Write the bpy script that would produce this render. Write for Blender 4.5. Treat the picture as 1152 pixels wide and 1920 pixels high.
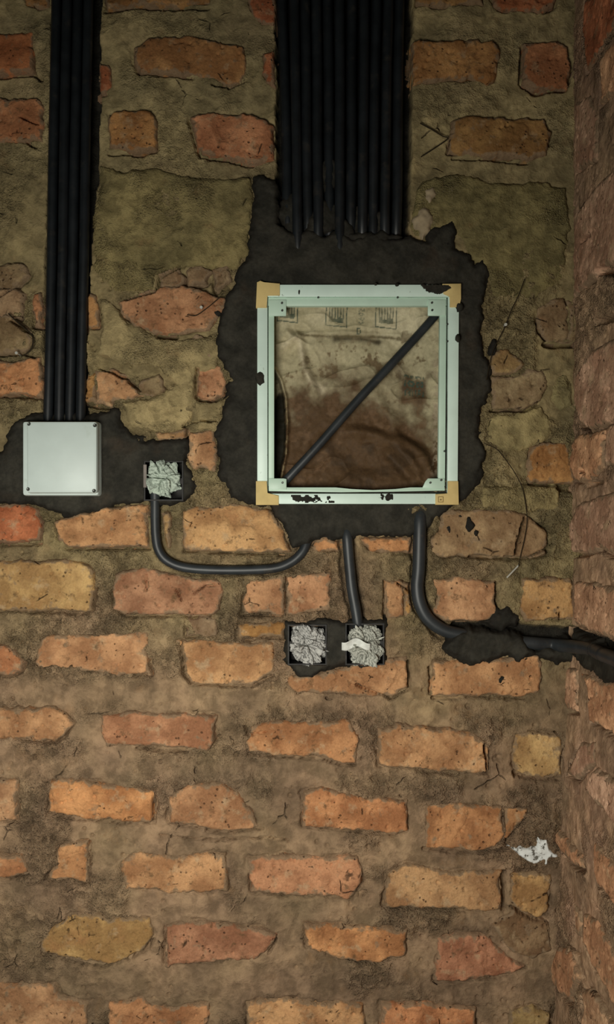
import bpy, bmesh, math, random
import numpy as np
from mathutils import Vector, noise as mnoise

random.seed(7)
C = bpy.context.scene.collection
SC = bpy.context.scene
for o in list(bpy.data.objects):
    bpy.data.objects.remove(o)

# ------------------------------------------------------------------ camera, world, light, exposure
# one photograph pixel is one millimetre on the back wall (plane y = 0); the camera stands 1.55 m in front of it
D = 1.55
cam = bpy.data.cameras.new('camera')
cam.sensor_fit = 'VERTICAL'
cam.sensor_height = 36.0
cam.lens = 36.0 * D / 1.92
cam.clip_start = 0.02
cam_o = bpy.data.objects.new('camera', cam)
C.objects.link(cam_o)
cam_o.location = (0, -D, 0)
cam_o.rotation_euler = (math.pi / 2, 0, 0)
SC.camera = cam_o

world = bpy.data.worlds.new('world')
SC.world = world
world.use_nodes = True
world.node_tree.nodes['Background'].inputs[0].default_value = (0.80, 0.92, 0.82, 1)
world.node_tree.nodes['Background'].inputs[1].default_value = 0.022

lamp = bpy.data.lights.new('low_front_area_light', 'AREA')  # broad light from low left in front of the wall; its source is unseen
lamp.shape = 'RECTANGLE'
lamp.size = 0.55
lamp.size_y = 0.55
lamp.energy = 12.0
lamp.spread = math.radians(136)
lamp.color = (1.0, 0.965, 0.86)
lamp_o = bpy.data.objects.new('low_front_area_light', lamp)
C.objects.link(lamp_o)
lamp_o.location = (-0.36, -1.38, -0.30)
lamp_o.rotation_euler = (Vector((-0.16, 0.0, -0.48)) - Vector(lamp_o.location)).to_track_quat('-Z', 'Y').to_euler()

SC.view_settings.view_transform = 'Standard'
SC.view_settings.look = 'None'
SC.view_settings.gamma = 1.0
SC.view_settings.use_curve_mapping = False
SC.view_settings.exposure = 0.0


# ------------------------------------------------------------------ numeric helpers
def _hash(ix, iy, seed):
    h = (ix * 374761393 + iy * 668265263 + seed * 974634777) & 0x7fffffff
    h = ((h ^ (h >> 13)) * 1274126177) & 0x7fffffff
    h = h ^ (h >> 16)
    return (h & 0xffff) / 65535.0


def vnoise(x, y, seed):
    ix = np.floor(x).astype(np.int64)
    iy = np.floor(y).astype(np.int64)
    fx = x - ix
    fy = y - iy
    fx = fx * fx * fx * (fx * (fx * 6 - 15) + 10)
    fy = fy * fy * fy * (fy * (fy * 6 - 15) + 10)
    a = _hash(ix, iy, seed)
    b = _hash(ix + 1, iy, seed)
    c = _hash(ix, iy + 1, seed)
    d = _hash(ix + 1, iy + 1, seed)
    return (a + (b - a) * fx) * (1 - fy) + (c + (d - c) * fx) * fy


def fbm(x, y, wl, octaves, seed, gain=0.5):
    """zero-mean noise about -1..1; x, y and wavelength wl in millimetres"""
    out = np.zeros(np.shape(x))
    amp, tot, f = 1.0, 0.0, 1.0 / wl
    for k in range(octaves):
        out = out + amp * (2 * vnoise(x * f + 17.3 * k, y * f + 9.1 * k, seed + k) - 1)
        tot += amp
        amp *= gain
        f *= 2.03
    return out / tot * 1.5


def worley(x, y, wl, seed):
    """distance to the nearest scattered point (in cells) and that point's own random number"""
    x = np.asarray(x) / wl
    y = np.asarray(y) / wl
    ix = np.floor(x).astype(np.int64)
    iy = np.floor(y).astype(np.int64)
    best = np.full(np.shape(x), 9.0)
    cell = np.zeros(np.shape(x))
    for dx in (-1, 0, 1):
        for dy in (-1, 0, 1):
            cx, cy = ix + dx, iy + dy
            px = cx + _hash(cx, cy, seed)
            py = cy + _hash(cx, cy, seed + 7)
            d = (x - px) ** 2 + (y - py) ** 2
            m = d < best
            best = np.where(m, d, best)
            cell = np.where(m, _hash(cx, cy, seed + 13), cell)
    return np.sqrt(best), cell


def smooth(e0, e1, x):
    t = np.clip((x - e0) / (e1 - e0), 0, 1)
    return t * t * (3 - 2 * t)


def sdist(px, py, poly):
    """signed distance to a polygon, positive inside"""
    n = len(poly)
    best = np.full(np.shape(px), 1e9)
    inside = np.zeros(np.shape(px), bool)
    for i in range(n):
        x0, y0 = poly[i]
        x1, y1 = poly[(i + 1) % n]
        ex, ey = x1 - x0, y1 - y0
        L = ex * ex + ey * ey + 1e-9
        t = np.clip(((px - x0) * ex + (py - y0) * ey) / L, 0, 1)
        dx, dy = px - x0 - t * ex, py - y0 - t * ey
        best = np.minimum(best, dx * dx + dy * dy)
        c = ((y0 > py) != (y1 > py)) & (px < ex * (py - y0) / (ey if abs(ey) > 1e-9 else 1e-9) + x0)
        inside ^= c
    best = np.sqrt(best)
    return np.where(inside, best, -best)


def pdist(px, py, path):
    best = np.full(np.shape(px), 1e9)
    for (x0, y0), (x1, y1) in zip(path[:-1], path[1:]):
        ex, ey = x1 - x0, y1 - y0
        L = ex * ex + ey * ey + 1e-9
        t = np.clip(((px - x0) * ex + (py - y0) * ey) / L, 0, 1)
        best = np.minimum(best, (px - x0 - t * ex) ** 2 + (py - y0 - t * ey) ** 2)
    return np.sqrt(best)


# ------------------------------------------------------------------ coordinates
def P(u, v, y=0.0):
    """photograph pixel -> point at depth y"""
    k = (D + y) / D
    return Vector(((u - 576) / 1000 * k, y, (960 - v) / 1000 * k))


def XR(z):
    """the right wall leans a little inwards towards its foot (metres)"""
    v = 960 - z * 1000
    return np.interp(v, [-400, 620, 1180, 1560, 2300], [0.503, 0.501, 0.496, 0.474, 0.448])


def right_wall_point(u, v):
    """photograph pixel -> (a, b) millimetres on the right wall: a towards the viewer, b up"""
    z = (960 - v) / 1000
    k = 1.0
    for _ in range(12):
        k = 1000 * float(XR(z)) / max(u - 576, 1)
        z = (960 - v) / 1000 * k
    return (-(k * D - D) * 1000, z * 1000)


def back_map(a, b, h):
    return a / 1000, -h / 1000, b / 1000


def right_map(a, b, h):
    return XR(b / 1000) - h / 1000, -a / 1000, b / 1000


# ------------------------------------------------------------------ materials
def nodes_of(name):
    m = bpy.data.materials.new(name)
    m.use_nodes = True
    nt = m.node_tree
    return m, nt, nt.nodes['Principled BSDF']


class G:
    """tiny node-graph helper"""
    def __init__(s, nt):
        s.nt = nt

    def n(s, kind, **kw):
        nd = s.nt.nodes.new(kind)
        for k, v in kw.items():
            if k.startswith('i_'):
                key = k[2:]
                key = int(key) if key.isdigit() else key.replace('_', ' ')
                s.set(nd.inputs[key], v)
            else:
                setattr(nd, k, v)
        return nd

    def set(s, sock, v):
        if isinstance(v, bpy.types.NodeSocket):
            s.nt.links.new(v, sock)
        else:
            sock.default_value = v

    def noise(s, vec, scale, detail=4, rough=0.55, dist=0.0):
        nd = s.n('ShaderNodeTexNoise', i_Vector=vec, i_Scale=scale, i_Detail=detail, i_Roughness=rough, i_Distortion=dist)
        return nd.outputs['Fac']

    def ramp(s, fac, lo, hi, a=0.0, b=1.0):
        nd = s.n('ShaderNodeMapRange', i_Value=fac)
        nd.interpolation_type = 'SMOOTHSTEP'
        for k, v in ((1, lo), (2, hi), (3, a), (4, b)):
            s.set(nd.inputs[k], v)
        return nd.outputs[0]

    def math(s, op, a, b=0.0):
        nd = s.n('ShaderNodeMath', operation=op)
        s.set(nd.inputs[0], a)
        s.set(nd.inputs[1], b)
        return nd.outputs[0]

    def mix(s, fac, a, b, mode='MIX'):
        nd = s.n('ShaderNodeMix', data_type='RGBA', blend_type=mode)
        s.set(nd.inputs[0], fac)
        s.set(nd.inputs[6], a if isinstance(a, bpy.types.NodeSocket) else (*a, 1))
        s.set(nd.inputs[7], b if isinstance(b, bpy.types.NodeSocket) else (*b, 1))
        return nd.outputs[2]

    def attr(s, name):
        return s.n('ShaderNodeAttribute', attribute_name=name)

    def vec(s):
        """object coordinates with an offset of its own for every object"""
        tc = s.n('ShaderNodeTexCoord').outputs['Object']
        r = s.n('ShaderNodeObjectInfo').outputs['Random']
        off = s.math('MULTIPLY', r, 37.0)
        nd = s.n('ShaderNodeVectorMath', operation='ADD')
        s.set(nd.inputs[0], tc)
        cb = s.n('ShaderNodeCombineXYZ', i_0=off, i_1=off, i_2=off)
        s.set(nd.inputs[1], cb.outputs[0])
        return nd.outputs[0]

    def scaled(s, v, sc):
        nd = s.n('ShaderNodeVectorMath', operation='MULTIPLY')
        s.set(nd.inputs[0], v)
        nd.inputs[1].default_value = sc
        return nd.outputs[0]

    def warp(s, v, scale, amount):
        nz = s.n('ShaderNodeTexNoise', i_Vector=v, i_Scale=scale, i_Detail=3.0)
        nd = s.n('ShaderNodeVectorMath', operation='MULTIPLY_ADD')
        s.set(nd.inputs[0], nz.outputs['Color'])
        nd.inputs[1].default_value = (amount,) * 3
        s.set(nd.inputs[2], v)
        return nd.outputs[0]

    def cracks(s, v, scale, width):
        w = s.warp(v, 45, 0.012)
        vo = s.n('ShaderNodeTexVoronoi', feature='DISTANCE_TO_EDGE', i_Vector=w, i_Scale=scale)
        return s.ramp(vo.outputs['Distance'], 0.0, width, 1.0, 0.0)

    def bump(s, height, strength, dist, normal=None):
        nd = s.n('ShaderNodeBump', i_Height=height, i_Strength=strength, i_Distance=dist)
        if normal is not None:
            s.set(nd.inputs['Normal'], normal)
        return nd.outputs[0]


def brick_material():
    m, nt, bs = nodes_of('fired_clay_brick')
    g = G(nt)
    v = g.vec()
    base = g.n('ShaderNodeObjectInfo').outputs['Color']
    big = g.noise(v, 16, 3, 0.55)
    col = g.mix(g.ramp(big, 0.38, 0.66), g.mix(1.0, base, (0.66, 0.60, 0.56), 'MULTIPLY'), g.mix(1.0, base, (1.18, 1.20, 1.18), 'MULTIPLY'))
    red = g.noise(v, 27, 4, 0.6)
    col = g.mix(g.ramp(red, 0.55, 0.78, 0, 0.30), col, (0.40, 0.165, 0.075))
    lime = g.noise(v, 36, 5, 0.62)
    col = g.mix(g.ramp(lime, 0.55, 0.72, 0, 0.6), col, (0.46, 0.335, 0.20))
    dirt = g.noise(v, 62, 5, 0.65)
    col = g.mix(g.ramp(dirt, 0.55, 0.73, 0, 0.8), col, (0.115, 0.068, 0.032))
    # mortar smeared over the arrises
    ed = g.attr('edge').outputs['Fac']
    sm = g.math('ADD', g.noise(v, 48, 4, 0.6), g.math('MULTIPLY', ed, 0.26))
    col = g.mix(g.ramp(sm, 0.60, 0.74, 0, 0.85), col, (0.235, 0.165, 0.102))
    fine = g.noise(v, 260, 3, 0.6)
    col = g.mix(0.40, col, g.mix(g.ramp(fine, 0.3, 0.7), (0.68, 0.66, 0.63), (1.22, 1.20, 1.16)), 'MULTIPLY')
    # little burnt-out pits
    pv = g.warp(v, 120, 0.004)
    pit = g.n('ShaderNodeTexVoronoi', i_Vector=pv, i_Scale=95.0)
    pm = g.noise(v, 30, 2)
    pitm = g.math('MULTIPLY', g.ramp(pit.outputs['Distance'], 0.10, 0.24, 1.0, 0.0), g.ramp(pm, 0.52, 0.62))
    col = g.mix(g.math('MULTIPLY', pitm, 0.75), col, (0.07, 0.036, 0.018))
    # shrinkage cracks, coloured dark and sunk in the bump
    cr = g.math('MULTIPLY', g.cracks(v, 12, 0.022), g.ramp(g.noise(v, 19, 3), 0.62, 0.68))
    cr2 = g.math('MULTIPLY', g.cracks(g.scaled(v, (1.0, 1.0, 1.7)), 38, 0.05), g.ramp(g.noise(v, 33, 3), 0.66, 0.72))
    crk = g.math('MAXIMUM', cr, cr2)
    col = g.mix(g.math('MULTIPLY', crk, 0.85), col, (0.035, 0.020, 0.010))
    nt.links.new(col, bs.inputs['Base Color'])
    bs.inputs['Roughness'].default_value = 0.92
    bs.inputs['Specular IOR Level'].default_value = 0.18
    h = g.math('ADD', g.math('MULTIPLY', fine, 0.35), g.math('MULTIPLY', dirt, 0.9))
    h = g.math('SUBTRACT', h, g.math('MULTIPLY', g.math('ADD', crk, pitm), 0.9))
    nt.links.new(g.bump(h, 0.8, 0.0045), bs.inputs['Normal'])
    return m


def mortar_material(name, brown, olive, smoothness=0.5):
    """sand-cement; the vertex attribute 'tone' says how olive the batch is, 'wet' where fresh dark mortar lies, 'grit' how coarse"""
    m, nt, bs = nodes_of(name)
    g = G(nt)
    v = g.vec()
    tone = g.attr('tone').outputs['Fac']
    wet = g.attr('wet').outputs['Fac']
    grit = g.attr('grit').outputs['Fac']
    col = g.mix(1.0, g.mix(tone, brown, olive), g.n('ShaderNodeObjectInfo').outputs['Color'], 'MULTIPLY')
    big = g.noise(v, 9, 4, 0.55)
    col = g.mix(1.0, col, g.mix(g.ramp(big, 0.35, 0.68), (0.74, 0.74, 0.72), (1.16, 1.14, 1.08)), 'MULTIPLY')
    mid = g.noise(v, 42, 5, 0.62, 0.3)
    col = g.mix(0.8, col, g.mix(g.ramp(mid, 0.34, 0.66), (0.64, 0.63, 0.60), (1.26, 1.25, 1.22)), 'MULTIPLY')
    col = g.mix(1.0, col, g.mix(g.attr('crumb').outputs['Fac'], (0.70, 0.69, 0.68), (1.90, 1.90, 1.92)), 'MULTIPLY')
    rusty = g.noise(v, 22, 4, 0.6)
    col = g.mix(g.ramp(rusty, 0.58, 0.78, 0, 0.35), col, (0.26, 0.145, 0.065))
    fine = g.noise(v, 300, 3, 0.65)
    grain = g.n('ShaderNodeTexVoronoi', i_Vector=v, i_Scale=330.0).outputs['Distance']
    speck = g.math('MULTIPLY', g.ramp(fine, 0.52, 0.70), g.math('ADD', g.math('MULTIPLY', grit, 0.75), 0.10))
    col = g.mix(speck, col, (0.062, 0.048, 0.030))
    lights = g.math('MULTIPLY', g.ramp(fine, 0.44, 0.28), g.math('MULTIPLY', grit, 0.5))
    col = g.mix(lights, col, (0.36, 0.30, 0.20))
    crk = g.math('MULTIPLY', g.cracks(v, 13, 0.022), g.ramp(g.noise(v, 15, 3), 0.62, 0.68))
    col = g.mix(g.math('MULTIPLY', crk, 0.25), col, (0.035, 0.026, 0.016))
    wetc = g.mix(g.ramp(mid, 0.36, 0.68), (0.013, 0.012, 0.0095), (0.030, 0.027, 0.021))
    col = g.mix(wet, col, wetc)
    nt.links.new(col, bs.inputs['Base Color'])
    bs.inputs['Roughness'].default_value = 0.95
    bs.inputs['Specular IOR Level'].default_value = 0.12
    h = g.math('ADD', g.math('MULTIPLY', mid, 1.2), g.math('MULTIPLY', fine, g.math('ADD', g.math('MULTIPLY', grit, 1.0), 0.12)))
    h = g.math('ADD', h, g.math('MULTIPLY', g.math('MULTIPLY', grain, grit), 0.5))
    h = g.math('SUBTRACT', h, crk)
    nt.links.new(g.bump(h, 0.9, 0.0065), bs.inputs['Normal'])
    return m


def wet_material():
    m, nt, bs = nodes_of('fresh_dark_mortar')
    g = G(nt)
    v = g.vec()
    mid = g.noise(v, 26, 5, 0.6, 0.2)
    fine = g.noise(v, 190, 4, 0.6)
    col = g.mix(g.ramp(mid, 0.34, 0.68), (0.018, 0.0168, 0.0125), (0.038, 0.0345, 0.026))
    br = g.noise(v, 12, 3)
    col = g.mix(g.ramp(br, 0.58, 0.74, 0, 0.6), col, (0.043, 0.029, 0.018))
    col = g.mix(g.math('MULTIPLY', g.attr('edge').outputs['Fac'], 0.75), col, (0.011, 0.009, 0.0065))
    col = g.mix(0.5, col, g.mix(g.ramp(fine, 0.3, 0.7), (0.7, 0.7, 0.7), (1.3, 1.3, 1.28)), 'MULTIPLY')
    nt.links.new(col, bs.inputs['Base Color'])
    bs.inputs['Roughness'].default_value = 0.8
    bs.inputs['Specular IOR Level'].default_value = 0.2
    h = g.math('ADD', mid, g.math('MULTIPLY', fine, 0.25))
    nt.links.new(g.bump(h, 0.7, 0.004), bs.inputs['Normal'])
    return m


def plain(name, col, rough=0.5, spec=0.4, metal=0.0, var=0.15, scale=40, grime=None, gscale=60, glo=0.62, ghi=0.72, gamt=0.8):
    m, nt, bs = nodes_of(name)
    g = G(nt)
    v = g.vec()
    nz = g.noise(v, scale, 4, 0.55)
    c = g.mix(g.ramp(nz, 0.3, 0.7), tuple(x * (1 - var) for x in col), tuple(min(x * (1 + var), 1) for x in col))
    if grime:
        c = g.mix(g.ramp(g.noise(v, gscale, 5, 0.6), glo, ghi, 0, gamt), c, grime)
    nt.links.new(c, bs.inputs['Base Color'])
    bs.inputs['Roughness'].default_value = rough
    bs.inputs['Specular IOR Level'].default_value = spec
    bs.inputs['Metallic'].default_value = metal
    return m


M_BRICK = brick_material()
M_MORTAR = mortar_material('old_sand_mortar', (0.265, 0.178, 0.116), (0.258, 0.206, 0.110))
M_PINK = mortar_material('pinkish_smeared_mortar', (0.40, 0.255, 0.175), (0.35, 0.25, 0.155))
M_WET = wet_material()
M_PVC = plain('black_pvc_conduit', (0.010, 0.012, 0.014), 0.42, 0.45, var=0.3, scale=25, grime=(0.040, 0.034, 0.027), gscale=30, glo=0.55, ghi=0.75, gamt=0.55)
M_PVC2 = plain('dusty_grey_black_conduit', (0.024, 0.028, 0.031), 0.45, 0.45, var=0.25, scale=25, grime=(0.055, 0.047, 0.038), gscale=40, gamt=0.5)
M_BOX = plain('dark_plastic_socket_box', (0.018, 0.017, 0.016), 0.6, 0.3, var=0.3, grime=(0.05, 0.042, 0.034), gscale=70, glo=0.5, ghi=0.7)
M_METAL = plain('pale_mint_painted_metal', (0.66, 0.82, 0.735), 0.42, 0.4, var=0.06, scale=14, grime=(0.10, 0.09, 0.06), gscale=110, glo=0.68, ghi=0.73, gamt=0.6)
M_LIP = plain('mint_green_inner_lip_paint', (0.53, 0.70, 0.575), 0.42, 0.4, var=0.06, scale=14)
M_DARKIN = plain('interior_paint_with_shade', (0.20, 0.26, 0.20), 0.55, 0.3, var=0.15)  # the frame's mint darkened: shade inside the tub is put into the colour
M_TAPE = plain('yellowed_card_corner', (0.62, 0.47, 0.20), 0.7, 0.2, var=0.1, scale=30)
M_WHITE = plain('white_plastic', (0.585, 0.675, 0.645), 0.45, 0.4, var=0.04, scale=18, grime=(0.46, 0.53, 0.46), gscale=30, glo=0.6, ghi=0.8, gamt=0.4)
M_SCREW = plain('dull_steel_screw', (0.10, 0.105, 0.095), 0.4, 0.5, metal=0.6)
M_NAIL = plain('bright_nail_head', (0.62, 0.62, 0.56), 0.3, 0.5, metal=0.3)
M_STRING = plain('dark_building_line', (0.030, 0.022, 0.013), 0.9, 0.1)
M_LIME = plain('white_lime_scrap', (0.72, 0.74, 0.72), 0.8, 0.2, var=0.05, grime=(0.10, 0.09, 0.07), gscale=120, glo=0.52, ghi=0.60, gamt=0.95)


def attr_material(name, rough, bump_scale=0, bump=0.0):
    m, nt, bs = nodes_of(name)
    g = G(nt)
    a = g.attr('tint').outputs['Color']
    v = g.vec()
    nz = g.noise(v, 150, 4, 0.6)
    c = g.mix(0.6, a, g.mix(g.ramp(nz, 0.3, 0.7), (0.78, 0.78, 0.77), (1.18, 1.18, 1.17)), 'MULTIPLY')
    nt.links.new(c, bs.inputs['Base Color'])
    bs.inputs['Roughness'].default_value = rough
    bs.inputs['Specular IOR Level'].default_value = 0.2
    if bump:
        nt.links.new(g.bump(g.noise(v, bump_scale, 5, 0.6), bump, 0.003), bs.inputs['Normal'])
    return m


M_BAG = attr_material('stained_paper_sack', 0.7, 60, 0.5)
M_NEWS = attr_material('newsprint', 0.8, 90, 0.35)


# ------------------------------------------------------------------ mesh helpers
def link(name, me, parent=None):
    o = bpy.data.objects.new(name, me)
    C.objects.link(o)
    if parent is not None:
        o.parent = parent
    return o


def grid_mesh(name, X, Y, Z, keep, mats, attrs=None, origin=(0, 0, 0), colors=None):
    """quads of a (rows, cols) point grid wherever keep (rows-1, cols-1) is true"""
    r, c = X.shape
    idx = np.arange(r * c).reshape(r, c)
    q = np.stack([idx[:-1, :-1], idx[:-1, 1:], idx[1:, 1:], idx[1:, :-1]], -1)[keep]
    used = np.unique(q)
    remap = np.full(r * c, -1, np.int64)
    remap[used] = np.arange(len(used))
    q = remap[q]
    co = np.stack([X.ravel(), Y.ravel(), Z.ravel()], -1)[used] - np.array(origin)
    me = bpy.data.meshes.new(name)
    me.vertices.add(len(used))
    me.vertices.foreach_set('co', co.astype(np.float32).ravel())
    me.loops.add(q.size)
    me.loops.foreach_set('vertex_index', q.astype(np.int32).ravel())
    me.polygons.add(len(q))
    me.polygons.foreach_set('loop_start', (np.arange(len(q)) * 4).astype(np.int32))
    me.polygons.foreach_set('use_smooth', np.ones(len(q), bool))
    me.update(calc_edges=True)
    for k, val in (attrs or {}).items():
        at = me.attributes.new(k, 'FLOAT', 'POINT')
        at.data.foreach_set('value', val.ravel()[used].astype(np.float32))
    for k, val in (colors or {}).items():
        at = me.attributes.new(k, 'FLOAT_COLOR', 'POINT')
        flat = np.concatenate([val.reshape(-1, 3)[used], np.ones((len(used), 1))], 1)
        at.data.foreach_set('color', flat.astype(np.float32).ravel())
    for m in (mats if isinstance(mats, list) else [mats]):
        me.materials.append(m)
    return me


def bm_obj(name, bm, mat, parent=None, smooth_angle=None):
    me = bpy.data.meshes.new(name)
    bmesh.ops.recalc_face_normals(bm, faces=bm.faces)
    bm.to_mesh(me)
    bm.free()
    me.materials.append(mat)
    if smooth_angle is not None:
        for p in me.polygons:
            p.use_smooth = True
        me.set_sharp_from_angle(angle=math.radians(smooth_angle))
    return link(name, me, parent)


def prism(bm, pts, y0, y1, bevel=0.0):
    """solid whose outline pts [(x, z)] stands in the wall plane, front face at y0, back at y1"""
    f = [bm.verts.new((x, y0, z)) for x, z in pts]
    b = [bm.verts.new((x, y1, z)) for x, z in pts]
    n = len(pts)
    ff = bm.faces.new(f)
    bm.faces.new(b[::-1])
    for i in range(n):
        bm.faces.new((f[i], b[i], b[(i + 1) % n], f[(i + 1) % n]))
    if bevel:
        es = [e for e in ff.edges] + [bm.edges.get((f[i], b[i])) for i in range(n)]
        bmesh.ops.bevel(bm, geom=es, offset=bevel, segments=2, profile=0.5, affect='EDGES')


def px_rect(u0, v0, u1, v1, y):
    a, b = P(u0, v0, y), P(u1, v1, y)
    return [(a.x, b.z), (b.x, b.z), (b.x, a.z), (a.x, a.z)]


def px_poly(pts, y):
    return [(P(u, v, y).x, P(u, v, y).z) for u, v in pts]


def catmull(pts, per=10):
    P_ = [Vector(p) for p in pts]
    P_ = [P_[0] * 2 - P_[1]] + P_ + [P_[-1] * 2 - P_[-2]]
    out = []
    for i in range(1, len(P_) - 2):
        for k in range(per):
            t = k / per
            a, b, c, d = P_[i - 1:i + 3]
            out.append(0.5 * ((2 * b) + (c - a) * t + (2 * a - 5 * b + 4 * c - d) * t * t + (3 * b - a - 3 * c + d) * t ** 3))
    out.append(P_[-2])
    return out


def tube(name, pts, r, mat, parent=None, sides=16, per=10, bore=0.0, rings=None):
    """a pipe along a smooth path; ends closed, or hollow when bore > 0; rings: slightly fatter coupling bands at path fractions"""
    path = catmull(pts, per)
    bm = bmesh.new()
    up = Vector((0, -1, 0))
    n = len(path)
    loops = []
    for i, p in enumerate(path):
        t = (path[min(i + 1, n - 1)] - path[max(i - 1, 0)]).normalized()
        s = t.cross(up)
        if s.length < 1e-4:
            s = t.cross(Vector((1, 0, 0)))
        s.normalize()
        w = s.cross(t).normalized()
        rr = r
        loops.append([bm.verts.new(p + (s * math.cos(2 * math.pi * k / sides) + w * math.sin(2 * math.pi * k / sides)) * rr) for k in range(sides)])
    for a, b in zip(loops[:-1], loops[1:]):
        for k in range(sides):
            bm.faces.new((a[k], a[(k + 1) % sides], b[(k + 1) % sides], b[k]))
    bm.faces.new(loops[0][::-1])
    bm.faces.new(loops[-1])
    return bm_obj(name, bm, mat, parent, 40)


def empty(name, loc):
    o = bpy.data.objects.new(name, None)
    o.empty_display_size = 0.03
    o.location = loc
    C.objects.link(o)
    return o


def tag(o, label, cat, group=None):
    o['label'] = label
    o['category'] = cat
    if group:
        o['group'] = group
    return o


def adopt(o, root):
    """parent o (built in world coordinates) under root without moving it"""
    o.parent = root
    o.matrix_parent_inverse.identity()
    o.location = Vector(o.location) - Vector(root.location)
    return o


# ------------------------------------------------------------------ layout taken off the photograph (pixels = millimetres on the back wall)
HOLES = [(508, 567, 832, 922), (271, 865, 343, 938), (541, 1172, 612, 1246), (649, 1170, 720, 1246)]
CHASES = [  # (polygon, floor depth, dark mortar inside)
    ([(92, -400), (193, -400), (191, 0), (187, 320), (166, 560), (165, 800), (78, 800), (80, 560), (90, 320), (96, 0)], 26, 1.0),
    ([(515, -400), (777, -400), (774, 330), (768, 450), (516, 440)], 30, 1.0),
]
U_PATH = [(291, 925), (292, 1000), (300, 1036), (322, 1056), (360, 1066), (430, 1069), (510, 1066), (546, 1054), (568, 1034), (577, 1012)]
S_PATH = [(651, 1002), (655, 1050), (660, 1100), (667, 1140), (672, 1172)]
L_PATH = [(788, 975), (786, 1060), (783, 1100), (788, 1132), (803, 1160), (830, 1180), (866, 1190), (960, 1200), (1040, 1206), (1100, 1212)]
TRENCHES = [  # (path, half width, depth, dark inside)
    (U_PATH, 15, 10, 0.0), (S_PATH, 20, 11, 0.45), (L_PATH[:6], 19, 12, 0.15),
    ([(860, 1184), (960, 1190), (1110, 1198)], 25, 16, 1.0)]

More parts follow.
